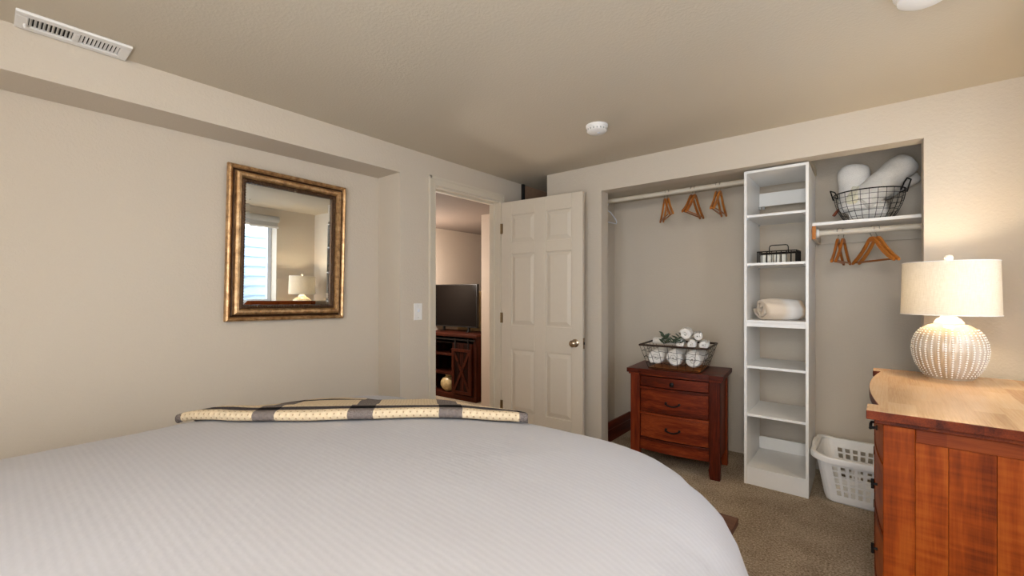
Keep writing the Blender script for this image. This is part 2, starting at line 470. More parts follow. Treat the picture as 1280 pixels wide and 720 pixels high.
# door casing, jamb and stop
cs = B()
for (a, c) in ((2.085, 2.145), (2.886, 2.946)):
    cs.box(XL, XL+0.016, a, c, 0, 2.12); cs.box(XL+0.016, XL+0.022, a if a < 2.2 else c-0.02, a+0.02 if a < 2.2 else c, 0, 2.12)
cs.box(XL, XL+0.016, 2.145, 2.886, 2.055, 2.12).box(XL+0.016, XL+0.022, 2.085, 2.946, 2.10, 2.12)
struct(cs.build('trim_1', M['white_trim'], bev=0.003))
jb = B()
jb.box(XL-0.118, XL, 2.127, 2.145, 0, 2.06).box(XL-0.118, XL, 2.886, 2.904, 0, 2.06).box(XL-0.118, XL, 2.145, 2.886, 2.043, 2.06)
jb.box(XL-0.085, XL-0.05, 2.145, 2.157, 0, 2.043).box(XL-0.085, XL-0.05, 2.874, 2.886, 0, 2.043).box(XL-0.085, XL-0.05, 2.157, 2.874, 2.031, 2.043)
struct(jb.build('trim_2', M['white_trim'], bev=0.002))
# near-black strip past the end of the left wall, above the door
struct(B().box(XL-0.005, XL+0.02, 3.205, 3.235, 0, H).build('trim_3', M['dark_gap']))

# ------------------------------------------------------------------ the open six-panel door
dang = math.radians(4.6)
DW, DT_, DZ = 0.785, 0.035, 2.03
door = struct(thing('door_1', None, None, (XL+0.018, 2.9065, 0.012), dang))
del_keys = [k for k in ('label', 'category') if k in door.keys()]
for k in del_keys: del door[k]
rows = [(0.22, 0.75), (0.96, 1.575), (1.668, 1.91)]
cols = [(0.11, 0.345), (0.455, 0.69)]
st = B()   # stiles, rails and the recessed ground of the panels
st.box(0, DW, -0.0055, 0.0055, 0, DZ)
for a, c in ((0, cols[0][0]), (cols[0][1], cols[1][0]), (cols[1][1], DW)): st.box(a, c, -DT_/2, DT_/2, 0, DZ)
zz = [0] + [v for r in rows for v in r] + [DZ]
for (a, c) in cols:
    for i in range(0, len(zz), 2): st.box(a, c, -DT_/2, DT_/2, zz[i], zz[i+1])
st.build('door_slab', M['door'], door, bev=0.003)
for (a, c) in cols:
    for (z0, z1) in rows:
        p = B(); i = 0.010; j = 0.040
        for sg in (-1, 1):
            y1 = sg*0.0060; y2 = sg*0.0160
            r0 = [(a+i, y1, z0+i), (c-i, y1, z0+i), (c-i, y1, z1-i), (a+i, y1, z1-i)]
            r1 = [(a+j, y2, z0+j), (c-j, y2, z0+j), (c-j, y2, z1-j), (a+j, y2, z1-j)]
            p.rings([r0, r1], cap0=False)
        p.build('raised_panel', M['door'], door)
def knob_side(sg):
    m = T(0.722, sg*DT_/2, 0.842) @ R('X', 90 if sg < 0 else -90)
    return B().lathe([(0.032, 0), (0.032, 0.004), (0.026, 0.008), (0.012, 0.012), (0.011, 0.03), (0.020, 0.036), (0.027, 0.046), (0.027, 0.056), (0.020, 0.064), (0.006, 0.067)], 24, m)
k1 = knob_side(-1).build('door_knob', M['nickel'], door, smooth=40)
knob_side(1).build('door_knob', M['nickel'], door, smooth=40)
lt = B().box(DW-0.001, DW+0.0025, -0.012, 0.012, 0.80, 0.885).build('latch_plate', M['hinge'], door)
B().box(DW+0.0025, DW+0.008, -0.006, 0.006, 0.832, 0.852).build('latch_bolt', M['black'], lt)
for z in (0.25, 1.02, 1.80):
    B().tube([(0.0, -DT_/2-0.004, z-0.045), (0.0, -DT_/2-0.004, z+0.045)], 0.006, 8).box(0.0, 0.02, -DT_/2-0.002, -DT_/2, z-0.045, z+0.045).build('hinge', M['hinge'], door)

# ------------------------------------------------------------------ wall and ceiling fittings
sw = thing('light_switch', 'white toggle light switch on the wall beside the doorway', 'switch', (XL, 1.988, 1.114))
B().box(0, 0.006, -0.036, 0.036, -0.06, 0.06).build('switch_plate', M['plastic'], sw, bev=0.002)
B().box(0.004, 0.016, -0.005, 0.005, -0.002, 0.018).build('toggle', M['plastic_blue'], sw, bev=0.001)
for z in (-0.042, 0.042): B().lathe([(0.003, 0), (0.003, 0.001)], 8, T(0.006, 0, z) @ R('Y', 90)).build('screw', M['chrome'], sw)

vt = thing('ceiling_vent', 'white slotted air vent on the ceiling above the left wall', 'vent', (-2.42, 0.235, H))
vf = B()
L2, W2 = 0.16, 0.075
def vput(b, a, c, z0, z1): b.box(z0, z1, a, c, -0.012, 0)
frame_rect(vf, -L2, L2, -W2, W2, 0.034, vput)
vf.box(-W2+0.034, W2-0.034, -0.010, 0.010, -0.012, 0)
vf.build('vent_frame', M['plastic'], vt, bev=0.004)
B().box(-W2+0.03, W2-0.03, -L2+0.03, L2-0.03, -0.003, -0.001).build('backing', M['dark_gap'], vt)
for half in (-1, 1):
    for k in range(10):
        y = half*(0.010+0.0058+k*0.0116)
        m = T(0, y, -0.006) @ R('X', -42*half)
        B().box(-W2+0.034, W2-0.034, -0.0042, 0.0042, -0.0008, 0.0008, m).build('slat', M['plastic'], vt)
B().tube([(-0.02, -0.135, -0.010), (-0.02, -0.135, -0.028)], 0.004, 8).build('lever', M['plastic'], vt)

sd = thing('smoke_detector', 'white round smoke detector on the ceiling in the middle of the room', 'detector', (-1.265, 2.37, H))
B().lathe([(0.066, 0), (0.066, -0.010), (0.062, -0.014)], 36).build('base_plate', M['plastic'], sd, smooth=35)
B().lathe([(0.060, -0.014), (0.061, -0.020), (0.059, -0.036), (0.050, -0.043), (0.012, -0.045)], 36).build('cover', M['plastic'], sd, smooth=35)
B().lathe([(0.010, -0.044), (0.010, -0.047)], 16, T(0.012, 0.0, 0)).build('test_button', M['plastic_blue'], sd)
sg_ = B()
for k in range(18):
    a = 2*PI*k/18; sg_.box(-0.004, 0.004, -0.001, 0.001, -0.034, -0.024, T(0.0605*math.cos(a), 0.0605*math.sin(a), 0) @ R('Z', math.degrees(a)+90))
sg_.build('vent_slots', M['roller'], sd)

cl = thing('ceiling_fixture', 'white round fixture on the ceiling above the dresser', 'ceiling light', (0.16, 1.985, H))
B().lathe([(0.085, 0), (0.085, -0.012), (0.078, -0.018)], 36).build('base_plate', M['plastic'], cl, smooth=35)
B().lathe([(0.076, -0.018), (0.074, -0.034), (0.055, -0.046), (0.012, -0.050)], 36).build('cover', M['plastic'], cl, smooth=35)

# ------------------------------------------------------------------ framed mirror on the niche wall
mw, mh = 0.70, 0.88
mi = thing('wall_mirror', 'mirror in a wide antique gold frame on the left wall', 'mirror', (XN+0.012, 1.19, 1.085),
           rot=(math.radians(0.8), math.radians(0.9), math.radians(90+0.75)))
# local x runs along the wall (world +Y), local -y is out of the wall
def mframe(o, i, d0, d1, seglist):
    b = B()
    rings = []
    for t, d in seglist:
        k = o+(i-o)*t
        rings.append([(-mw/2+k, -d, k), (mw/2-k, -d, k), (mw/2-k, -d, mh-k), (-mw/2+k, -d, mh-k)])
    b.rings(rings, cap0=False, cap1=False)
    return b
mframe(0.0, 0.024, 0, 0, [(0, 0), (0, 0.020), (0.12, 0.029), (0.45, 0.034), (0.8, 0.028), (1, 0.020), (1, 0.0)]).build('outer_moulding', M['gold'], mi, smooth=35)
mframe(0.024, 0.036, 0, 0, [(0, 0), (0, 0.018), (0.5, 0.013), (1, 0.018), (1, 0)]).build('groove', M['gold_dark'], mi, smooth=35)
mframe(0.036, 0.072, 0, 0, [(0, 0), (0, 0.026), (0.12, 0.038), (0.4, 0.045), (0.7, 0.044), (0.9, 0.034), (1, 0.024), (1, 0)]).build('frame', M['gold'], mi, smooth=35)
mframe(0.072, 0.092, 0, 0, [(0, 0.0), (0, 0.026), (0.3, 0.030), (0.7, 0.026), (1, 0.016), (1, 0.0)]).build('inner_moulding', M['gold_dark'], mi, smooth=25)
bd = B()
nb = 46
for k in range(nb):
    for (x, z) in ((-mw/2+0.083, 0.09+(mh-0.18)*k/(nb-1)), (mw/2-0.083, 0.09+(mh-0.18)*k/(nb-1))):
        bd.box(-0.005, 0.005, -0.004, 0.004, -0.0045, 0.0045, T(x, -0.028, z) @ R('Y', 45))
    if k < 36:
        for z in (0.083, mh-0.083):
            bd.box(-0.005, 0.005, -0.004, 0.004, -0.0045, 0.0045, T(-mw/2+0.09+(mw-0.18)*k/35, -0.028, z) @ R('Y', 45))
bd.build('beading', M['gold_dark'], mi)
gl = B(); o_, i_ = 0.092, 0.116
r0 = [(-mw/2+o_, -0.008, o_), (mw/2-o_, -0.008, o_), (mw/2-o_, -0.008, mh-o_), (-mw/2+o_, -0.008, mh-o_)]
r1 = [(-mw/2+i_, -0.0098, i_), (mw/2-i_, -0.0098, i_), (mw/2-i_, -0.0098, mh-i_), (-mw/2+i_, -0.0098, mh-i_)]
gl.rings([[(x, -0.002, z) for x, y, z in r0], r0, r1])
gl.build('mirror_glass', M['mirror'], mi)

# ------------------------------------------------------------------ bed
bx0, bx1, by0, by1 = -2.377, -0.254, -0.45, 1.622
bcx, bcy, bhx, bhy, bR = (bx0+bx1)/2, (by0+by1)/2, (bx1-bx0)/2, (by1-by0)/2, 0.53
bRL = 0.34     # the far-left corner is tighter
PROF = [(-0.98, 0.752), (-0.75, 0.750), (-0.50, 0.744), (-0.36, 0.735), (-0.26, 0.722), (-0.18, 0.704), (-0.12, 0.684), (-0.07, 0.660),
        (-0.03, 0.632), (0.0, 0.60), (0.03, 0.56), (0.06, 0.50), (0.085, 0.43), (0.105, 0.35), (0.12, 0.26), (0.13, 0.18), (0.135, 0.12)]
def prof(o):
    if o <= PROF[0][0]: return PROF[0][1]
    for (a, za), (b, zb) in zip(PROF, PROF[1:]):
        if o <= b: return za+(zb-za)*(o-a)/(b-a)
    return PROF[-1][1]
def bump_z(x, y):
    sag = -0.062*math.exp(-((x+2.02)**2+(y-1.37)**2)/0.10)
    return sag + 0.006*noise.noise(Vector((x*2.2, y*2.2, 0.3))) + 0.003*noise.noise(Vector((x*6, y*6, 1.7)))
def sdist(x, y):
    R_ = bRL if x < bcx else bR
    qx, qy = abs(x-bcx)-bhx+R_, abs(y-bcy)-bhy+R_
    return math.hypot(max(qx, 0), max(qy, 0)) + min(max(qx, qy), 0) - R_
def bed_z(x, y):
    return prof(sdist(x, y)) + bump_z(x, y)

bed = thing('bed', 'king bed under a smooth white duvet in front of the camera wall mirror', 'bed', (bcx, bcy, 0))
bed['label'] = 'wide bed covered with a smooth white duvet, wooden platform corner at its foot'
def ring(o, z, wob=0.0, n_side=40, n_arc=12):
    pts = []
    for (sx, sy, a0) in ((1, 1, 0), (-1, 1, 90), (-1, -1, 180), (1, -1, 270)):
        r = max((bR if sx > 0 else bRL)+o, 0.0005); hx, hy = bhx+o-r, bhy+o-r
        for k in range(n_arc+1):
            a = math.radians(a0+90*k/n_arc)
            pts.append((sx*hx+r*math.cos(a), sy*hy+r*math.sin(a), math.cos(a), math.sin(a)))
        # side to the next corner
        nx = {0: (-1, 1), 90: (-1, -1), 180: (1, -1), 270: (1, 1)}[a0]
        p0 = pts[-1]; an = math.radians(a0+90)
        r2 = max((bR if nx[0] > 0 else bRL)+o, 0.0005)
        p1 = (nx[0]*(bhx+o-r2)+r2*math.cos(an), nx[1]*(bhy+o-r2)+r2*math.sin(an))
        for k in range(1, n_side):
            t = k/n_side; pts.append((p0[0]+(p1[0]-p0[0])*t, p0[1]+(p1[1]-p0[1])*t, math.cos(an), math.sin(an)))
    out = []
    for i, (x, y, nx_, ny_) in enumerate(pts):
        if wob:
            q = noise.noise(Vector((x*4.2, y*4.2, 4.0)))*0.7 + noise.noise(Vector((x*9, y*9, 8.0)))*0.45
            x += nx_*wob*q; y += ny_*wob*q
        if o > -0.34:
            s_ = math.atan2(y, x)
            cr = noise.noise(Vector((s_*15, o*1.2, 2.0)))
            c_ = 0.020*min(1, (o+0.34)/0.36)*(0.25-abs(cr))
            x += nx_*c_; y += ny_*c_
        out.append((x, y, z + bump_z(x+bcx, y+bcy)*(1 if not wob else 0.5)))
    return out
dv = B()
rs_ = []
fine = []
os_ = [-0.985, -0.94, -0.88, -0.81, -0.74, -0.67, -0.60, -0.53, -0.47, -0.42, -0.37, -0.32, -0.28, -0.24, -0.20, -0.16, -0.13, -0.10, -0.075, -0.05, -0.03, -0.01, 0.01, 0.03, 0.045, 0.06, 0.072, 0.085, 0.095, 0.105, 0.113, 0.12, 0.125, 0.13, 0.135]
for o in os_:
    wob = 0.0 if o < -0.1 else 0.055*min(1, (o+0.1)/0.2)
    rs_.append(ring(o, prof(o), wob))
dv.rings(rs_, cap0=True, cap1=False)
dvo = dv.build('duvet', M['duvet'], bed, smooth=180)
B().box(-0.90, 0.90, -0.97, 0.88, 0.362, 0.57).build('mattress', M['cotton'], bed, bev=0.05)
fr = B()   # platform with a ledge beyond the mattress
fr.box(-2.36-bcx, -0.385-bcx, by0-bcy, 1.89-bcy, 0.332, 0.36)
fr.build('platform', BW[0], bed, bev=0.004)
for sx in (-1, 1):
    for y in (-0.9, 0.9):
        B().box(sx*0.8-0.035, sx*0.8+0.035, y-0.035, y+0.035, 0, 0.332).build('leg', BW[2], bed, bev=0.004)

# throw lying diagonally over the far corner of the bed
dvec = Vector((-0.632, 0.775)); rvec = Vector((0.775, 0.632))
A0, A1, BW_ = -1.395, 0.065, 0.60
tb = B(); na, nb_ = 110, 44
uvs = []
def hem_d(a): return 1.668 + 0.10*((a+0.60)/0.72)**2 + 0.028*math.sin((a+0.65)*2*PI/1.5)
rows_ = []
prof_b = [(-0.004, 0.004, -0.006)]
lay = []
# cross profile: under side of the rolled hem, its round front, then the blanket going back over the bed
for k in range(9):
    t = -PI/2 - PI*k/8          # round front of the fold
    lay.append((0.018+0.020*math.cos(t), 0.024+0.019*math.sin(t), 0.05*k/8))
for k in range(1, nb_+1):
    bq = BW_*(k/nb_)**1.25
    h = 0.043 - 0.022*min(1, max(0, (bq-0.09)/0.12))
    lay.append((0.018+bq, h, 0.05+bq))
for i in range(na+1):
    a = A0+(A1-A0)*i/na
    for (dd, hh, vv) in lay:
        D = hem_d(a)+dd
        p = dvec*D + rvec*a - rvec*(0.213*max(dd-0.018, 0))
        wr_ = 0.010*noise.noise(Vector((a*3.5, dd*4, 5.0)))*min(1, dd/0.15) if dd > 0.02 else 0
        tb.v.append((p.x, p.y, bed_z(p.x, p.y)+hh+max(wr_, -0.008)+0.002))
        uvs.append((a-A0, vv))
k = len(lay)
for i in range(na):
    for j in range(k-1):
        tb.f.append((i*k+j, (i+1)*k+j, (i+1)*k+j+1, i*k+j+1))
tb.uv = uvs
tho = tb.build('throw_blanket', M['throw'], smooth=180)
sm = tho.modifiers.new('thickness', 'SOLIDIFY'); sm.thickness = 0.010; sm.offset = -1
props(tho, 'cream checked throw with black and grey stripes across the bed corner', 'blanket')

# ------------------------------------------------------------------ nightstand and dresser share a style
def bow(x, hw, amt): return amt*(1-(x/hw)**2)
def bow_board(b, x0, x1, z0, z1, yf, amt, hw, thick, n=12):
    # bowed front board: front face at y = yf - bow(x)
    pts = [(x0+(x1-x0)*i/n) for i in range(n+1)]
    poly = [(x, yf-bow(x, hw, amt)) for x in pts] + [(x1, yf+thick), (x0, yf+thick)]
    b.prism(poly, z0, z1); return b
def top_outline(hw, hd, block, notch, amt, n=16, rad=0.0):
    p = [(-hw, -hd), (-hw+block, -hd), (-hw+block, -hd+notch)]
    w_ = hw-block
    for i in range(1, n):
        x = -w_+2*w_*i/n; p.append((x, -hd+notch-bow(x, w_, amt)))
    p += [(hw-block, -hd+notch), (hw-block, -hd), (hw, -hd)]
    if rad:
        for i in range(7):
            a = math.radians(90*i/6); p.append((hw-rad+rad*math.cos(a), hd-rad+rad*math.sin(a)))
        for i in range(7):
            a = math.radians(90+90*i/6); p.append((-hw+rad+rad*math.cos(a), hd-rad+rad*math.sin(a)))
    else: p += [(hw, hd), (-hw, hd)]
    return p
def bail_pull(parent, x, y, z, w_=0.09, out=0.024):
    b = B()
    pts = [(x-w_/2, y-0.004, z), (x-w_/2, y-out+0.002, z-0.002)] + [(x-w_/2+w_*i/8, y-out, z-0.002-0.012*math.sin(PI*i/8)) for i in range(1, 8)] + [(x+w_/2, y-out+0.002, z-0.002), (x+w_/2, y-0.004, z)]
    b.tube(pts, 0.005, 8)
    for s_ in (-1, 1): b.lathe([(0.009, 0), (0.009, 0.004), (0.005, 0.007)], 12, T(x+s_*w_/2, y+0.001, z) @ R('X', 90))
    return b.build('drawer_pull', M['iron'], parent, smooth=50)
def round_knob(parent, x, y, z):
    return B().lathe([(0.008, 0), (0.007, 0.012), (0.015, 0.018), (0.016, 0.026), (0.009, 0.031), (0.002, 0.032)], 16, T(x, y, z) @ R('X', 90)).build('knob', M['iron'], parent, smooth=40)

ns = thing('nightstand', 'dark red-brown wooden nightstand with three bowed drawers in the closet opening', 'nightstand', (-1.055, 3.237, 0), math.radians(4.9))
hw, hd = 0.3235, 0.205
B().prism(top_outline(hw, hd, 0.085, 0.016, 0.022), 0.668, 0.70).build('top', NS[0], ns, bev=0.003)
B().prism(top_outline(hw-0.012, hd-0.012, 0.075, 0.016, 0.022), 0.656, 0.668).build('top_moulding', NS[0], ns)
pw = 0.068
for sx in (-1, 1):
    xo, xi = sx*(hw-0.022), sx*(hw-0.022-pw)
    lo, hi = min(xo, xi), max(xo, xi)
    # front post flares slightly towards the foot
    b = B(); y0, y1 = -hd+0.022, -hd+0.022+0.055
    secs = [(0.0, 0.0, 0.006), (0.06, -0.004, 0.0), (0.10, 0.004, 0.0), (0.16, 0.0, 0.0), (0.656, 0.0, 0.0)]
    rr = []
    for z, fl, nar in secs:
        a, c = (lo+(0.0 if sx < 0 else fl+nar), hi-(0.0 if sx > 0 else fl+nar))
        rr.append([(a, y0, z), (c, y0, z), (c, y1, z), (a, y1, z)])
    b.rings(rr); b.build('front_post', NS[2], ns, bev=0.003)
    B().box(lo if sx > 0 else lo, hi, hd-0.065, hd-0.015, 0, 0.656).build('rear_post', NS[2], ns, bev=0.003)
    xs = sx*(hw-0.034)
    B().box(min(xs, xs-sx*0.014), max(xs, xs-sx*0.014), -hd+0.077, hd-0.065, 0.115, 0.656).build('side_panel', NS[2], ns)
w_ = hw-0.022-pw
for (z0, z1, kn) in ((0.572, 0.648, 'k'), (0.388, 0.556, 'p'), (0.203, 0.372, 'p')):
    dr = bow_board(B(), -w_+0.003, w_-0.003, z0+0.003, z1-0.003, -hd+0.036, 0.022, w_, 0.02).build('drawer', NS[0], ns, bev=0.003)
    yk = -hd+0.036-0.022
    (round_knob if kn == 'k' else bail_pull)(dr, 0, yk, (z0+z1)/2)
for (z0, z1) in ((0.556, 0.572), (0.372, 0.388), (0.187, 0.203)):
    bow_board(B(), -w_, w_, z0, z1, -hd+0.025, 0.022, w_, 0.02).build('rail', NS[0], ns, bev=0.002)
bow_board(B(), -w_, w_, 0.112, 0.187, -hd+0.034, 0.020, w_, 0.02).build('apron', NS[0], ns, bev=0.003)
B().box(-w_, w_, -hd+0.058, hd-0.02, 0.12, 0.65).build('carcass', NS[0], ns)

dr_ = thing('dresser', 'warm brown wooden dresser with a lamp on top, beside the closet', 'dresser', (0.285, 2.36, 0), math.radians(-91.7))
hw, hd, zt = 0.528, 0.265, 0.865
B().prism(top_outline(hw, hd, 0.105, 0.030, 0.034, rad=0.05), zt-0.030, zt-0.0012).build('top_edge', DRD[0], dr_, bev=0.002)
dto = B().prism(top_outline(hw-0.0015, hd-0.0015, 0.105, 0.030, 0.034, rad=0.05), zt-0.0012, zt).build('top', DT[0], dr_)
B().prism(top_outline(hw-0.020, hd-0.020, 0.090, 0.030, 0.034), zt-0.046, zt-0.030).build('top_moulding', DRD[0], dr_, bev=0.003)
zb = zt-0.046
pw = 0.078
for sx in (-1, 1):
    lo, hi = sorted((sx*(hw-0.030), sx*(hw-0.030-0.05)))
    B().box(lo, hi, -hd+0.042, -hd+0.042+pw, 0, zb).build('front_post', DR[2], dr_, bev=0.003)
    B().box(lo, hi, hd-0.02-pw, hd-0.02, 0, zb).build('rear_post', DR[2], dr_, bev=0.003)
    xs = sx*(hw-0.034); a, c = sorted((xs, xs-sx*0.022))
    ya, yc = -hd+0.042+pw, hd-0.02-pw
    B().box(a, c, ya, yc, zb-0.045, zb).build('end_rail', DRD[1], dr_, bev=0.003)
    B().box(a, c, ya, yc, 0.09, 0.16).build('end_rail', DR[1], dr_, bev=0.003)
    xs = sx*(hw-0.040); a, c = sorted((xs, xs-sx*0.012))
    cuts = [ya, ya+0.075, ya+0.175, ya+0.245, yc]
    for y0, y1 in zip(cuts, cuts[1:]):
        B().box(a, c, y0+0.0004, y1-0.0004, 0.16, zb-0.045).build('board', DR[2], dr_, bev=0.0008)
w_ = hw-0.082
for (z0, z1) in ((0.655, 0.805), (0.415, 0.635), (0.165, 0.395)):
    for sx in (-1, 1):
        x0, x1 = sorted((sx*0.012, sx*(w_-0.003)))
        d = bow_board(B(), x0, x1, z0, z1, -hd+0.050, 0.034, w_, 0.02).build('drawer', DR[0], dr_, bev=0.003)
        xx = (x0+x1)/2; yk = -hd+0.050-bow(xx, w_, 0.034)
        if z0 > 0.6: bail_pull(d, xx, yk, (z0+z1)/2+0.02, out=0.020)
        else: B().tube([(xx, yk+0.002, (z0+z1)/2), (xx, yk-0.012, (z0+z1)/2)], 0.005, 8).tube([(xx, yk-0.014, (z0+z1)/2-0.018), (xx, yk-0.014, (z0+z1)/2+0.018)], 0.005, 8).build('drawer_pull', M['iron'], d, smooth=50)
for (z0, z1) in ((0.395, 0.415), (0.635, 0.655), (0.135, 0.165)):
    bow_board(B(), -w_, w_, z0, z1, -hd+0.046, 0.034, w_, 0.02).build('rail', DR[0], dr_)
bow_board(B(), -0.012, 0.012, 0.165, zb, -hd+0.046, 0.034, w_, 0.02, 2).build('centre_stile', DR[2], dr_)
B().box(-w_-0.02, w_+0.02, -hd+0.075, hd-0.03, 0.12, zb).build('carcass', DR[0], dr_)

# ------------------------------------------------------------------ table lamp
lp = thing('table_lamp', 'lit table lamp with a ribbed pearly base and a cream drum shade on the dresser', 'lamp', (0.297, 2.771, zt))
LP = [(0.078, 0.0), (0.080, 0.006), (0.092, 0.022), (0.110, 0.055), (0.122, 0.095), (0.126, 0.130), (0.122, 0.165), (0.110, 0.198), (0.090, 0.225), (0.068, 0.240), (0.052, 0.245)]
def lpr(z):
    for (r0, z0), (r1, z1) in zip(LP, LP[1:]):
        if z <= z1: return r0+(r1-r0)*(z-z0)/(z1-z0)
    return LP[-1][0]
NR = 34
lb = B(); rings = []
zs = [0.25*i/40*0.98 for i in range(41)]
for z in zs:
    rr = lpr(z); rings.append([])
    for i in range(NR*6):
        a = 2*PI*i/(NR*6)
        rb = 0.0016*max(0, math.cos(a*NR))**6 * min(1, max(0, (0.243-z)/0.03))
        rings[-1].append(((rr+rb)*math.cos(a), (rr+rb)*math.sin(a), z))
lb.rings(rings)
lb.build('lamp_base', M['pearl'], lp, smooth=60)
dots = B()
oc = [(1,0,0),(0,1,0),(-1,0,0),(0,-1,0),(0.5,0.5,0.7),(-0.5,0.5,0.7),(-0.5,-0.5,0.7),(0.5,-0.5,0.7)]
for i in range(NR):
    a = 2*PI*(i+0.5)/NR
    for j in range(22):
        z = 0.014+j*0.0098; r = lpr(z)
        sl = (lpr(z+0.004)-lpr(z-0.004))/0.008
        m = T(r*math.cos(a), r*math.sin(a), z) @ R('Z', math.degrees(a)) @ R('Y', 90+math.degrees(math.atan(sl)))
        s_ = 0.0044*min(1, r/0.11)
        n0 = len(dots.v)
        dots.v += [tuple(m @ (Vector(q)*s_)) for q in oc]
        dots.f += [tuple(n0+q for q in f) for f in ((0,1,5,4) if False else (0,1,4), (1,5,4), (1,2,5), (2,6,5), (2,3,6), (3,7,6), (3,0,7), (0,4,7), (4,5,6,7))]
do = dots.build('raised_dots', M['pearl_dot'], lp, smooth=80, fix=False); do['kind'] = 'stuff'
B().lathe([(0.052, 0.243), (0.050, 0.252), (0.040, 0.266), (0.030, 0.272), (0.024, 0.285), (0.012, 0.29), (0.010, 0.33), (0.010, 0.335)], 32).build('neck', M['pearl_dot'], lp, smooth=40)
zs0, zs1, sr0, sr1 = 0.285, 0.525, 0.164, 0.158
sh = B().lathe([(sr0, zs0), (sr1, zs1)], 72, cap=False).build('lamp_shade', M['shade_fabric'], lp, smooth=60)
def hoop(b, r, z, q=0.0022): return b.tube([(r*math.cos(2*PI*i/72), r*math.sin(2*PI*i/72), z) for i in range(72)], q, 6, True)
for r_, z_ in ((sr0, zs0+0.002), (sr1, zs1-0.002)): hoop(B(), r_, z_).build('shade_trim', M['cotton'], sh)
hp = B()
for k in range(3):
    a = 2*PI*k/3; hp.tube([(0, 0, zs1-0.012), (sr1*math.cos(a), sr1*math.sin(a), zs1-0.004)], 0.0018, 6)
hp.tube([(0.011, 0, 0.33), (0.045, 0, 0.38), (0.045, 0, 0.46), (0.004, 0, 0.512)], 0.0016, 6).tube([(-0.011, 0, 0.33), (-0.045, 0, 0.38), (-0.045, 0, 0.46), (-0.004, 0, 0.512)], 0.0016, 6)
hp.build('harp', M['hinge'], lp)
B().lathe([(0.005, zs1-0.012), (0.005, zs1+0.004), (0.013, zs1+0.010), (0.016, zs1+0.020), (0.012, zs1+0.029), (0.003, zs1+0.032)], 20).build('finial', M['pearl_dot'], lp, smooth=40)
eb = NT('warm_bulb'); em = eb.node('ShaderNodeEmission'); em.inputs[0].default_value = (1.0, 0.72, 0.42, 1); em.inputs[1].default_value = 30
eb.link(em.outputs[0], eb.out.inputs[0])
B().lathe([(0.012, 0.335), (0.014, 0.35), (0.020, 0.37), (0.028, 0.388), (0.030, 0.405), (0.024, 0.424), (0.010, 0.436), (0.002, 0.438)], 20).build('bulb', eb.m, lp, smooth=60)
for z, e in ((0.405, 19.0),):
    l = light('bulb_light', 'POINT', (0.297, 2.771, zt+z), (0, 0, 0), e, (1.0, 0.87, 0.66), 0.034)

# ------------------------------------------------------------------ white shelf unit in the closet
su = thing('shelf_unit', 'tall narrow white open shelf unit in the middle of the closet', 'shelf', (-0.437, 3.165, 0))
sw2, sdp, sh_ = 0.176, 0.46, 2.045
for sx in (-1, 1):
    a, c = sorted((sx*sw2, sx*(sw2-0.016)))
    B().box(a, c, 0, sdp, 0, sh_).build('side_panel', M['melamine'], su, bev=0.001)
iw = sw2-0.016
B().box(-iw, iw, 0, sdp, sh_-0.016, sh_).build('top_panel', M['melamine'], su)
for z in (1.758, 1.444, 1.072, 0.773, 0.458, 0.113):
    s_ = B().box(-iw, iw, 0.012 if z != 0.113 else 0.004, sdp-0.01, z-0.016, z).build('shelf_board', M['melamine'], su, bev=0.001)
    if z not in (0.113, 1.072):
        for x0, y0 in ((-iw, 0.03), (iw-0.012, 0.03), (-iw, sdp-0.06), (iw-0.012, sdp-0.06)):
            B().box(x0, x0+0.012, y0, y0+0.006, z-0.026, z-0.016).build('shelf_pin', M['roller'], s_)
B().box(-iw, iw, 0.008, 0.022, 1.030, 1.055).build('rail', M['melamine'], su)
B().box(-iw, iw, 0.006, 0.020, 0.0, 0.097).build('kick_plate', M['melamine'], su)
for (z0, z1) in ((1.88, 1.975), (1.00, 1.055), (0.114, 0.20)):
    B().box(-iw, iw, sdp-0.018, sdp-0.002, z0, z1).build('back_rail', M['melamine'], su)
B().box(-iw, -iw+0.016, sdp-0.05, sdp-0.018, 1.855, 1.875).build('bracket', M['roller'], su)
B().box(-iw+0.022, -iw+0.036, sdp-0.03, sdp-0.018, 1.855, 1.88).build('bracket', M['roller'], su)

# closet shelf with its cleats and the two rods
cs_ = thing('closet_shelf', 'white shelf board fixed above the short hanging rod', 'shelf', (0.245, 3.34, 1.675))
B().box(-0.503, 0.50, 0, 0.398, 0, 0.02).build('shelf_board', M['melamine'], cs_, bev=0.002)
B().box(-0.503, -0.483, 0.005, 0.398, -0.085, -0.001).build('cleat', M['white_trim'], cs_, bev=0.002)
B().box(-0.503, -0.483, 0.002, 0.005, -0.085, -0.001).build('cleat_end', LW[2], cs_)['label'] = 'bare wood end of the cleat'
B().box(-0.483, 0.50, 0.380, 0.398, -0.085, -0.001).build('cleat', M['white_trim'], cs_, bev=0.002)
ro = thing('closet_rod', 'white hanging rod under the short closet shelf', 'rod', (0.245, 3.43, 1.635))
B().tube([(-0.483, 0, 0), (0.50, 0, 0)], 0.018, 16).build('pole', M['white_trim'], ro, smooth=50)
B().lathe([(0.028, 0), (0.026, 0.012)], 20, T(-0.483, 0, 0) @ R('Y', 90)).build('socket', M['plastic'], ro, smooth=40)
ro2 = thing('closet_rod', 'long white hanging rod on the left side of the closet', 'rod', (-1.213, 3.40, 2.035))
B().tube([(-0.595, 0, 0), (0.598, 0, 0)], 0.018, 16).build('pole', M['white_trim'], ro2, smooth=50)
B().lathe([(0.028, 0), (0.026, 0.012)], 20, T(0.598, 0, 0) @ R('Y', -90)).build('socket', M['plastic'], ro2, smooth=40)

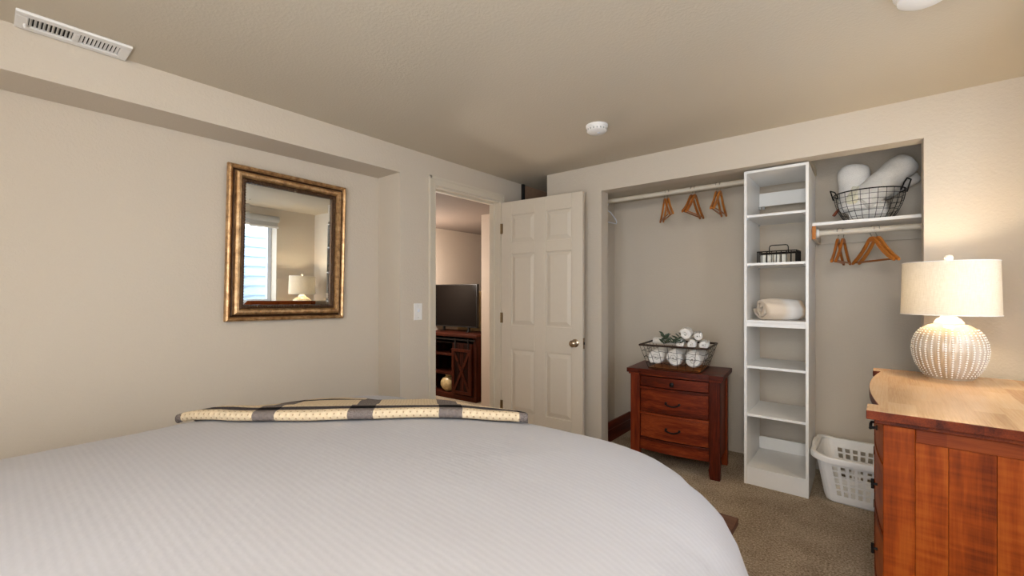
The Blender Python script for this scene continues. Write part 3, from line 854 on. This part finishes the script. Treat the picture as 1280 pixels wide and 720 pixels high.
# ------------------------------------------------------------------ hangers
def hanger_arms(hwid, drop, thick=0.013):
    up = [(0.0, 0.0), (0.018, -0.001), (0.035, -0.012), (0.06, -0.038), (0.10, -0.078), (0.15, -0.115), (0.19, -0.140), (0.20, -0.150)]
    lo_ = [(0.196, -0.162), (0.18, -0.156), (0.14, -0.134), (0.10, -0.105), (0.06, -0.068), (0.03, -0.034), (0.0, -0.026)]
    sx, sz = hwid/0.20, drop/0.155
    up = [(x*sx, z*sz) for x, z in up]; lo_ = [(x*sx, z*sz) for x, z in lo_]
    poly = up + lo_ + [(-x, z) for x, z in reversed(lo_[:-1])] + [(-x, z) for x, z in reversed(up[1:])]
    return B().prism(list(reversed(poly)), -thick/2, thick/2, ax='y')
HK = [(0.0, 0, -0.052), (0, 0, -0.03)] + [(0.018*math.sin(math.radians(a)), 0, 0.002+0.018*-math.cos(math.radians(a))) for a in range(20, 250, 23)]
# local origin: centre of the rod the hook hangs on
def make_hanger(label, loc, rz, group):
    t = thing('wooden_hanger', label, 'hanger', loc, rz, group)
    hook = [(0, 0, -0.048), (0.003, 0, -0.040), (0.010, 0, -0.032), (0.020, 0, -0.016), (0.0225, 0, 0.0), (0.0195, 0, 0.0113), (0.0113, 0, 0.0195), (0, 0, 0.0225), (-0.0113, 0, 0.0195), (-0.0195, 0, 0.0113), (-0.022, 0, 0)]
    a = hanger_arms(0.20, 0.155); a.v = [(x, y, z-0.042) for x, y, z in a.v]
    # hook plane is across the hanger's own plane turn: it hooks over the rod
    a.build('arms', LW[0], t, bev=0.003)
    B().tube(hook, 0.0022, 8).build('hook', M['chrome'], t, smooth=60)
    B().tube([(-0.178, 0, -0.042-0.148), (0.178, 0, -0.042-0.148)], 0.005, 8).build('trouser_bar', LW[0], t, smooth=60)
    return t
HG = []
def hang(label, x, y, z, deg, group):
    if not HG: HG.append(make_hanger(label, (x, y, z), math.radians(deg), group)); return HG[0]
    return dup(HG[0], (x, y, z), (0, 0, math.radians(deg)), label, group)
g1, g2 = 'wooden hangers on the long rod', 'wooden hangers on the short rod'
RY1, RZ1, RY2, RZ2 = 3.40, 2.035, 3.43, 1.635
HANG = [  # x on the rod, turn about the vertical
 (-1.220, 120, 'wooden hanger on the long rod, first of its leftmost pair', 1), (-1.194, 120, 'wooden hanger on the long rod, second of its leftmost pair', 1),
 (-1.015, 88, 'wooden hanger on the long rod, first of its middle pair', 1), (-0.990, 88, 'wooden hanger on the long rod, second of its middle pair', 1),
 (-0.840, 93, 'wooden hanger on the long rod, first of the pair by the shelf unit', 1), (-0.814, 91, 'wooden hanger on the long rod, second of the pair by the shelf unit', 1),
 (-0.130, 83, 'wooden hanger on the short rod, first of the pair by the shelf unit', 2), (-0.103, 81, 'wooden hanger on the short rod, second of the pair by the shelf unit', 2),
 (0.036, 119, 'wooden hanger on the short rod, rear one of the pair turned to the room', 2), (0.062, 117, 'wooden hanger on the short rod, front one of the pair turned to the room', 2)]
for x, deg, lab, g in HANG:
    hang(lab, x, RY1 if g == 1 else RY2, RZ1 if g == 1 else RZ2, deg, g1 if g == 1 else g2)
ph = thing('plastic_hanger', 'pale plastic hanger at the far left end of the long rod', 'hanger', (-1.715, RY1, RZ1), math.radians(88))
B().tube([(0, 0, -0.03-0.045), (0, 0, -0.045), (0.010, 0, -0.032), (0.020, 0, -0.016), (0.0225, 0, 0.0), (0.0195, 0, 0.0113), (0, 0, 0.0225), (-0.0195, 0, 0.0113), (-0.022, 0, 0)], 0.003, 8).build('hook', M['plastic_blue'], ph, smooth=60)
B().tube([(0, 0, -0.075), (0.06, 0, -0.085), (0.155, 0, -0.135), (0.17, 0, -0.155), (0.16, 0, -0.172), (0, 0, -0.175), (-0.16, 0, -0.172), (-0.17, 0, -0.155), (-0.155, 0, -0.135), (-0.06, 0, -0.085)], 0.0045, 8, True).build('arms', M['plastic_blue'], ph, smooth=60)

# ------------------------------------------------------------------ rolled towels
def roll_mesh(rad, length, turns=3.2, lump=0.004, seed=0, squash=1.0, mat=None, n_l=14):
    # spiral sheet swept along local y; the ends round off and show the coil
    rnd = random.Random(seed)
    b = B(); n = int(turns*22)
    th = rad/(turns+0.6)
    rings = []
    for j in range(n_l+1):
        t = j/n_l; y = (t-0.5)*length
        e = min(t, 1-t)*n_l
        k = 1.0 if e >= 1.2 else (0.86+0.14*math.sqrt(min(1, e/1.2)))
        pts = []
        outer, inner = [], []
        for i in range(n+1):
            a = 2*PI*turns*i/n
            r = (th*0.55 + (rad-th*0.55)*i/n)
            nz = lump*noise.noise(Vector((math.cos(a)*2+seed, math.sin(a)*2, y*14+seed)))
            coil = (1-k)*length*0.0
            yy = y
            if j == 0: yy = y + (i/n)**2*0.006
            if j == n_l: yy = y - (i/n)**2*0.006
            ro_ = (r+nz)*(k if i > n-22 else 1.0)
            ri_ = ro_-th*0.84
            outer.append((ro_*math.cos(a), yy, ro_*math.sin(a)*squash)); inner.append((max(ri_, 0.001)*math.cos(a), yy, max(ri_, 0.001)*math.sin(a)*squash))
        rings.append(outer + inner[::-1])
    b.rings(rings, True, True)
    return b
def capfix(o): return o
def towel(name, label, group, rad, length, m, seed, mat='cotton', turns=3.0, squash=1.0, lump=0.004):
    o = roll_mesh(rad, length, turns, lump, seed, squash).build(name, M[mat], smooth=50, fix=True)
    o.matrix_world = m
    return props(o, label, 'towel', group)

# rectangular wire basket on the nightstand
bz = 0.70
bk = thing('wire_basket', 'rectangular dark wire basket of white towels on the nightstand', 'basket', (-1.06, 3.245, bz), math.radians(4.9))
bw0, bd0, bw1, bd1, bh = 0.178, 0.150, 0.228, 0.200, 0.172
def lev(t): return bw0+(bw1-bw0)*t, bd0+(bd1-bd0)*t, 0.006+(bh-0.006)*t
def rect(t): a, c, z = lev(t); return [(-a, -c, z), (a, -c, z), (a, c, z), (-a, c, z)]
B().tube(sum([[Vector(p).lerp(Vector(q), t) for t in (0.0, 0.03, 0.5, 0.97)] for p, q in zip(rect(1), rect(1)[1:]+rect(1)[:1])], []), 0.0072, 8, True).build('rim', M['iron_brown'], bk)
wm = B()
wm.tube(sum([[Vector(p).lerp(Vector(q), t) for t in (0.0, 0.03, 0.5, 0.97)] for p, q in zip(rect(0), rect(0)[1:]+rect(0)[:1])], []), 0.003, 6, True)
for k in range(8):
    t = -1+2*k/7
    for sy in (-1, 1):
        wm.tube([(t*bw0, sy*bd0, 0.006), (t*bw1, sy*bd1, bh)], 0.0015, 5)
for k in range(6):
    t = -1+2*k/5
    for sx in (-1, 1):
        wm.tube([(sx*bw0, t*bd0, 0.006), (sx*bw1, t*bd1, bh)], 0.0015, 5)
for lv in (0.22, 0.48, 0.74):
    a, c, z = lev(lv); n = 40; pts = []
    cr = rect(lv)
    for p, q in zip(cr, cr[1:]+cr[:1]):
        for i in range(n): 
            v = Vector(p).lerp(Vector(q), i/n); v.z += 0.0035*math.sin(i/n*2*PI*7); pts.append(v)
    wm.tube(pts, 0.0013, 4, True)
wm.build('wire_mesh', M['iron'], bk)
B().box(-bw0, bw0, -bd0, bd0, 0.002, 0.008).build('base_board', LW[0], bk)
bm_ = bk.matrix_basis.copy() if False else (T(-1.06, 3.245, bz) @ Matrix.Rotation(math.radians(4.9), 4, 'Z'))
gt = 'white rolled towels in the nightstand basket'
# bottom row: rolls lying front to back
bot = [(-0.124, 0.060, 'first'), (0.0, 0.060, 'middle'), (0.124, 0.060, 'last')]
for i, (x, r, wd) in enumerate(bot):
    m = bm_ @ T(x, -0.005, 0.012+r*1.16) @ Matrix.Diagonal((1, 1, 1.16, 1)) @ R('Y', 130+40*i)
    towel('rolled_towel', 'large white rolled towel low in the nightstand basket, %s from the doorway' % wd, gt, r, 0.29, m, 11+i)
top_ = [(0.055, 0.147, 'left of the two lower ones'), (0.125, 0.147, 'right of the two lower ones')]
gw = 'white rolled washcloths in the nightstand basket'
for i, (x, y, z, wd) in enumerate(((0.020, -0.03, 0.186, 'end nearest the leafy sprig'), (0.098, -0.035, 0.186, 'middle'), (0.176, -0.02, 0.186, 'end nearest the shelf unit'))):
    m = bm_ @ T(x, y, z) @ R('Z', 8) @ R('Y', 40+70*i)
    towel('rolled_washcloth', 'small white rolled washcloth in the basket row, %s' % wd, gw, 0.037, 0.17, m, 41+i, turns=2.6, lump=0.002)
m = bm_ @ T(0.062, -0.035, 0.256) @ R('Z', 6) @ R('Y', 60)
towel('rolled_washcloth', 'small white rolled washcloth topping the pile in the nightstand basket', gw, 0.045, 0.17, m, 31, turns=2.6, lump=0.002)
m = bm_ @ T(0.135, -0.025, 0.246) @ R('Z', 12) @ R('Y', 160)
towel('rolled_washcloth', 'small white rolled washcloth at the top of the pile, its right one', gw, 0.034, 0.16, m, 33, turns=2.6, lump=0.002)
m = bm_ @ T(-0.12, 0.06, 0.180) @ R('Z', 90) @ R('Y', 20)
towel('rolled_towel', 'white rolled towel lying crosswise behind the leafy sprig', gt, 0.030, 0.17, m, 52, turns=2.4)

# eucalyptus sprig
sp = thing('eucalyptus_sprig', 'dark green leafy sprig lying on the white towels in the basket', 'plant', tuple((bm_ @ Vector((-0.028, -0.11, 0.178)))), 0.0)
stem_paths = [[tuple(1.15*c for c in p) for p in q] for q in [[(-0.05, 0.0, 0.0), (-0.01, 0.01, 0.012), (0.03, 0.02, 0.03), (0.065, 0.03, 0.055)], [(-0.03, 0.0, 0.005), (-0.04, 0.02, 0.03), (-0.055, 0.03, 0.055)], [(0.0, 0.01, 0.012), (0.03, -0.005, 0.010), (0.07, 0.0, 0.016)]]]
sb = B()
for q in stem_paths: sb.tube(q, 0.0018, 5)
sb.build('stem', M['stem'], sp)
lm = B()
lrow = [(0, 0), (0.007, 0.008), (0.011, 0.018), (0.009, 0.029), (0, 0.040)]
for x, y in lrow: lm.v += [(-x, y, 0.003*abs(x)/0.011), (0, y, 0), (x, y, 0.003*abs(x)/0.011)]
for i in range(4):
    for j in range(2): lm.f.append((i*3+j, i*3+j+1, (i+1)*3+j+1, (i+1)*3+j))
leaf0 = lm.build('leaf', M['leaf'], sp, smooth=180, fix=False)
ss = leaf0.modifiers.new('thickness', 'SOLIDIFY'); ss.thickness = 0.0012
rnd = random.Random(5); first = True
for q in stem_paths:
    for i in range(len(q)-1):
        for s_ in range(3):
            p = Vector(q[i]).lerp(Vector(q[i+1]), (s_+0.5)/3)
            for sd_ in (-1, 1):
                o = leaf0 if first else leaf0.copy()
                if not first: COL.objects.link(o)
                first = False
                o.parent = sp
                k = rnd.uniform(0.95, 1.35)
                o.location = p
                o.rotation_euler = (rnd.uniform(0.1, 0.9), rnd.uniform(-0.4, 0.4), (PI/2 if sd_ > 0 else -PI/2)+rnd.uniform(-0.8, 0.8))
                o.scale = (k, k, k)

# round wire basket on the closet shelf
rb = thing('wire_basket', 'round black wire basket of white bath towels on the closet shelf', 'basket', (0.020, 3.545, 1.695), math.radians(-20))
Rm, Hb = 0.176, 0.185
def rbr(t): return 0.105+(Rm-0.105)*math.sin(t*PI/2)**0.8
def circ(r, z, n=48): return [(r*math.cos(2*PI*i/n), r*math.sin(2*PI*i/n), z) for i in range(n)]
B().tube(circ(Rm, Hb), 0.0038, 8, True).build('rim', M['iron'], rb)
wm = B()
for t in (0.0, 0.16, 0.33, 0.5, 0.67, 0.84): wm.tube(circ(rbr(t), 0.003+t*(Hb-0.003)), 0.0014, 5, True)
for k in range(26):
    a = 2*PI*k/26
    wm.tube([(rbr(t)*math.cos(a), rbr(t)*math.sin(a), 0.003+t*(Hb-0.003)) for t in [i/8 for i in range(9)]], 0.0014, 5)
for k in range(-3, 4): 
    y = k*0.03; xx = math.sqrt(0.105**2-y*y); wm.tube([(-xx, y, 0.003), (xx, y, 0.003)], 0.0014, 5)
wm.build('wire_mesh', M['iron'], rb)
for sx in (-1, 1):
    h = B().tube([(sx*(Rm-0.002), -0.045, Hb-0.02), (sx*(Rm+0.012), -0.04, Hb+0.025), (sx*(Rm+0.022), -0.03, Hb+0.048), (sx*(Rm+0.022), 0.03, Hb+0.048), (sx*(Rm+0.012), 0.04, Hb+0.025), (sx*(Rm-0.002), 0.045, Hb-0.02)], 0.004, 8).build('handle', M['iron'], rb)
lt_ = B().box(-0.006, 0.006, -0.012, 0.012, -0.052, 0.0, T(-0.148, -0.03, 0.105) @ R('Y', 38)).build('leather_tab', M['leather'], rb, bev=0.003)
lt_['label'] = 'brown leather tab'
rm_ = T(0.020, 3.545, 1.695)
gb = 'white bath towels in the round wire basket'
def big(label, x, y, z, ry, rx, rz, rad, ln, seed, squash=1.0):
    m = rm_ @ T(x, y, z) @ R('Z', rz) @ R('X', rx) @ R('Y', ry)
    return towel('bath_towel', label, gb, rad, ln, m, seed, turns=2.6, squash=squash, lump=0.010)
big('white rolled bath towel standing at the shelf unit side of the round basket', -0.060, 0.01, 0.215, 30, 76, 8, 0.100, 0.31, 61, 0.80)
big('white rolled bath towel leaning towards the lamp side of the round basket', 0.075, -0.005, 0.235, 80, 44, -64, 0.088, 0.36, 62, 0.9)
big('white bath towel at the back of the round basket, its end hanging by the rim', 0.125, 0.10, 0.215, 10, 30, -65, 0.055, 0.27, 63)
big('folded white towel lining the bottom of the round basket', 0.0, -0.01, 0.068, 50, 0, 78, 0.062, 0.19, 64)
fc = towel('face_cloth', 'small cream cloth tucked into the front of the round wire basket', 'white bath towels in the round wire basket', 0.036, 0.12, rm_ @ T(-0.075, -0.085, 0.168) @ R('Z', -25) @ R('X', 55) @ R('Y', 30), 65, 'cream_cloth', 2.2, 0.8, 0.008)
del fc['group']

# small wire caddy on the second shelf
cd = thing('wire_caddy', 'small black wire caddy with a top handle on the shelf unit', 'caddy', (-0.443, 3.36, 1.444), math.radians(-4))
cw, cdp, chh = 0.112, 0.068, 0.080
def hoopr(z, w=cw, d=cdp): return [(-w, -d, z), (w, -d, z), (w, d, z), (-w, d, z)]
def rectpts(z): 
    cr = hoopr(z); return sum([[Vector(p).lerp(Vector(q), t) for t in (0.0, 0.04, 0.5, 0.96)] for p, q in zip(cr, cr[1:]+cr[:1])], [])
B().tube(rectpts(chh), 0.0038, 6, True).build('rim', M['iron'], cd)
wm = B().tube(rectpts(0.003), 0.0028, 6, True)
for k in range(9):
    x = -cw+2*cw*k/8
    for sy in (-1, 1): wm.tube([(x, sy*cdp, 0.003), (x, sy*cdp, chh)], 0.0024, 6)
    wm.tube([(x, -cdp, 0.003), (x, cdp, 0.003)], 0.0018, 5)
for k in range(1, 5):
    y = -cdp+2*cdp*k/5
    for sx in (-1, 1): wm.tube([(sx*cw, y, 0.003), (sx*cw, y, chh)], 0.0024, 6)
for y in (-cdp*0.33, cdp*0.33): wm.tube([(-cw, y, chh-0.012), (cw, y, chh-0.012)], 0.002, 5)
wm.build('wire_mesh', M['iron'], cd)
B().tube([(-0.055, 0, chh-0.01), (-0.055, 0, chh+0.030), (-0.05, 0, chh+0.042), (-0.04, 0, chh+0.045), (0.04, 0, chh+0.045), (0.05, 0, chh+0.042), (0.055, 0, chh+0.030), (0.055, 0, chh-0.01)], 0.0030, 8).tube([(-0.055, 0, chh-0.012), (-0.055, -cdp, chh)], 0.002, 5).tube([(0.055, 0, chh-0.012), (0.055, -cdp, chh)], 0.002, 5).build('handle', M['iron'], cd)
cm_ = T(-0.443, 3.36, 1.444) @ Matrix.Rotation(math.radians(-4), 4, 'Z')
for i, (x, wd, lab) in enumerate(((-0.080, 0.030, 'first'), (-0.040, 0.030, 'second'), (0.0, 0.032, 'third'), (0.040, 0.030, 'fourth'))):
    o = B().box(-wd/2, wd/2, -0.014, 0.014, 0.0, 0.052).build('soap_packet', M['soap'], bev=0.004)
    o.matrix_world = cm_ @ T(x, -0.042, 0.006)
    props(o, 'white wrapped soap packet in the wire caddy, %s from the left end' % lab, 'soap', 'white soap packets in the wire caddy')

# rolled blanket on the third shelf
def blanket():
    b = B(); rings = []
    turns, n, L = 1.9, 60, 0.232
    for j in range(19):
        t = j/18; x = (t-0.5)*L
        k = 1.0 if t > 0.12 else 0.88+0.12*math.sqrt(t/0.12)
        outer, inner = [], []
        for i in range(n+1):
            a = 2*PI*turns*i/n + 0.6 + t*0.35
            r = 0.034+0.064*i/n
            nz = 0.013*noise.noise(Vector((math.cos(a)*1.6, math.sin(a)*1.6, x*9)))
            rr = (r+nz)*(k if i > n-32 else 1); ri = rr-0.018
            sy, sz = 1.15, 0.86
            dz = -0.0 
            outer.append((x+0.010*math.sin(a*1.3)*(1-t), rr*math.cos(a)*sy, max(rr*math.sin(a)*sz, -0.070)))
            inner.append((x+0.010*math.sin(a*1.3)*(1-t), max(ri, 0.002)*math.cos(a)*sy, max(max(ri, 0.002)*math.sin(a)*sz, -0.064)))
        rings.append(outer+inner[::-1])
    return b.rings(rings)
bo = blanket().build('rolled_blanket', M['fleece'], (None), loc=(-0.437, 3.32, 1.072+0.0715), rot=(0, 0, math.radians(38)), smooth=60)
props(bo, 'cream and tan rolled fleece blanket on the third shelf of the unit', 'blanket')

# ------------------------------------------------------------------ laundry basket
lbk = thing('laundry_basket', 'white plastic laundry basket with square holes beside the shelf unit', 'laundry basket', (-0.012, 3.372, 0), math.radians(-1.5))
def rrect(hx, hy, r, per_side_x, per_side_y, arc=5):
    pts = []
    for (sx, sy, a0, nseg) in ((1, -1, -90, per_side_y), (1, 1, 0, per_side_x), (-1, 1, 90, per_side_y), (-1, -1, 180, per_side_x)):
        cx_, cy_ = sx*(hx-r), sy*(hy-r)
        for k in range(arc+1):
            a = math.radians(a0+90*k/arc); pts.append((cx_+r*math.cos(a), cy_+r*math.sin(a), 'c'))
        nxt = {-90: (hx, hy-r), 0: (-(hx-r), hy), 90: (-hx, -(hy-r)), 180: (hx-r, -hy)}[a0]
        x0, y0 = pts[-1][0], pts[-1][1]
        # alternate bars and holes; wide plain ends
        cuts = [0.0]
        nh = nseg
        m0 = 0.05
        for h in range(nh):
            s0 = m0+(1-2*m0)*(h+0.19)/nh; s1 = m0+(1-2*m0)*(h+0.81)/nh
            cuts += [s0, s1]
        cuts.append(1.0)
        for ci, c_ in enumerate(cuts[1:-1]):
            pts.append((x0+(nxt[0]-x0)*c_, y0+(nxt[1]-y0)*c_, 'h' if ci % 2 == 0 else 's'))
    return pts
zl = [0.0, 0.010, 0.035]
rowz = [(0.052, 0.080), (0.090, 0.118), (0.128, 0.156), (0.166, 0.194), (0.204, 0.228)]
for a, c in rowz: zl += [a, c]
zl += [0.255, 0.276]
lv = B(); ringpts = []
hx0, hy0, hx1, hy1 = 0.168, 0.165, 0.212, 0.208
for z in zl:
    t = z/0.276
    ins = 0.012 if z == 0.0 else (0.003 if z == 0.010 else 0)
    hx, hy = hx0+(hx1-hx0)*t-ins, hy0+(hy1-hy0)*t-ins
    ringpts.append([(x, y, z, k) for x, y, k in rrect(hx, hy, 0.05, 7, 7)])
kk = len(ringpts[0])
for r in ringpts: lv.v += [(x, y, z) for x, y, z, _ in r]
for j in range(len(zl)-1):
    hole_row = any(abs(zl[j]-a) < 1e-6 for a, c in rowz)
    for i in range(kk):
        i2 = (i+1) % kk
        if hole_row and ringpts[j][i][3] == 'h': continue
        lv.f.append((j*kk+i, j*kk+i2, (j+1)*kk+i2, (j+1)*kk+i))
lv.f.append(tuple(reversed(range(kk))))
lo = lv.build('body', M['plastic'], lbk, fix=False)
s_ = lo.modifiers.new('thickness', 'SOLIDIFY'); s_.thickness = 0.004; s_.offset = 0
rim = B(); rr = []
for (off, z) in ((0.0, 0.270), (0.004, 0.281), (0.016, 0.284), (0.026, 0.280), (0.029, 0.268), (0.028, 0.250), (0.024, 0.249)):
    rr.append([(x, y, z + 0.016*max(0, (abs(x)-0.14)/0.1)) for x, y, _ in rrect(hx1+off, hy1+off, 0.05+off, 7, 7)])
rim.rings(rr, False, False)
ro_ = rim.build('rim', M['plastic'], lbk, smooth=50)
s_ = ro_.modifiers.new('thickness', 'SOLIDIFY'); s_.thickness = 0.003; s_.offset = 0
for sx in (-1, 1):
    B().tube([(sx*(hx1+0.020), -0.09, 0.290), (sx*(hx1+0.022), -0.05, 0.304), (sx*(hx1+0.022), 0.05, 0.304), (sx*(hx1+0.020), 0.09, 0.290)], 0.011, 10).build('handle', M['plastic'], lbk, smooth=60)

# ------------------------------------------------------------------ moulded board in the closet
wc = thing('wooden_board', 'dark red-brown moulded wooden board standing on edge behind the nightstand', 'board', (-1.655, 3.50, 0))
B().box(-0.010, 0.006, -0.235, 0.232, 0.0, 0.100).build('lower_board', BD[1], wc, bev=0.003)
B().prism([(-0.010, 0.105), (0.012, 0.105), (0.016, 0.113), (0.012, 0.155), (0.004, 0.168), (-0.010, 0.168)], -0.235, 0.232, ax='y').build('cap_moulding', BD[1], wc)
B().box(-0.010, 0.001, -0.234, 0.231, 0.100, 0.105).build('groove', M['dark_gap'], wc)

# ------------------------------------------------------------------ television room
tc = thing('tv_console', 'dark wood media console with a sliding barn door, seen through the doorway', 'console', (-3.835, 3.71, 0), math.radians(4))
cw_, cd_, ch_ = 0.42, 0.21, 0.77
B().box(-cw_-0.02, cw_+0.02, -cd_-0.02, cd_+0.01, ch_-0.035, ch_).build('top', CW[0], tc, bev=0.004)
B().box(-cw_, cw_, -cd_, cd_, 0.0, 0.06).build('plinth', CW[0], tc, bev=0.004)
for sx in (-1, 1):
    a, c = sorted((sx*cw_, sx*(cw_-0.045))); B().box(a, c, -cd_+0.002, cd_, 0.06, ch_-0.035).build('side_panel', CW[2], tc, bev=0.003)
B().box(-cw_+0.045, cw_-0.045, cd_-0.02, cd_, 0.06, ch_-0.035).build('back_panel', M['dark_gap'], tc)
B().box(-cw_+0.045, cw_-0.045, -cd_+0.03, cd_-0.02, ch_-0.12, ch_-0.105).build('shelf', CW[0], tc)
for z in (0.50, 0.27):
    B().box(-cw_+0.045, 0.05, -cd_+0.03, cd_-0.02, z, z+0.022).build('shelf', CW[0], tc)
for x in (0.045,):
    B().box(x-0.012, x+0.012, -cd_+0.03, cd_-0.02, 0.06, ch_-0.12).build('divider', CW[2], tc)
B().box(-cw_+0.01, cw_-0.01, -cd_-0.012, -cd_-0.006, ch_-0.075, ch_-0.058).build('sliding_rail', M['iron'], tc)
for x0 in (0.062,):
    bd_ = B().box(x0, x0+0.30, -cd_-0.004, -cd_+0.010, 0.075, 0.66).build('barn_door', CW[2], tc)
    for k in range(5):
        B().box(x0+0.002+k*0.0595, x0+0.0585+k*0.0595, -cd_-0.011, -cd_-0.004, 0.075, 0.66).build('plank', CW[2], bd_, bev=0.002)
    fb = B()
    frame_rect(fb, x0, x0+0.30, 0.075, 0.60, 0.035, lambda b, a, c, z0, z1: b.box(a, c, -cd_-0.022, -cd_-0.011, z0, z1))
    fb.build('door_frame', CW[2], bd_, bev=0.002)
    cx_, cz_ = x0+0.15, 0.3375; ln = math.hypot(0.115, 0.227); an = math.degrees(math.atan2(0.227, 0.115))
    for s in (-1, 1):
        B().box(-ln, ln, -cd_-0.021+(0.001 if s > 0 else 0), -cd_-0.011, -0.016, 0.016, T(cx_, 0, cz_) @ R('Y', s*an)).build('cross_brace', CW[0], bd_, bev=0.002)
    for xx in (x0+0.05, x0+0.25):
        B().box(xx-0.010, xx+0.010, -cd_-0.018, -cd_-0.012, 0.60, ch_-0.05).build('hanger_strap', M['iron'], bd_)
va = B().lathe([(0.045, 0), (0.050, 0.004), (0.080, 0.03), (0.100, 0.075), (0.098, 0.115), (0.075, 0.155), (0.045, 0.172), (0.038, 0.182), (0.045, 0.198), (0.050, 0.200), (0.036, 0.196), (0.034, 0.18)], 32).build('vase', M['vase'], loc=(-3.93, 3.60, 0.06), smooth=50)
props(va, 'round cream glazed vase on the bottom shelf of the console', 'vase')
tv = thing('television', 'black flat screen television standing on the wooden console', 'television', (-3.935, 3.72, ch_), math.radians(3))
B().box(-0.355, 0.355, -0.012, 0.030, 0.058, 0.585).build('bezel', M['black'], tv, bev=0.004)
B().box(-0.347, 0.347, -0.0135, -0.011, 0.072, 0.577).build('screen', M['screen'], tv)
for sx in (-1, 1):
    B().prism([(sx*0.21-0.012, 0.0), (sx*0.21+0.012, 0.0), (sx*0.21+0.010, 0.06), (sx*0.21-0.010, 0.06)], -0.005, 0.02, ax='y').tube([(sx*0.21+0.05, -0.10, 0.006), (sx*0.21, 0.0, 0.018), (sx*0.21-0.05, 0.10, 0.006)], 0.006, 8).build('foot', M['black'], tv)
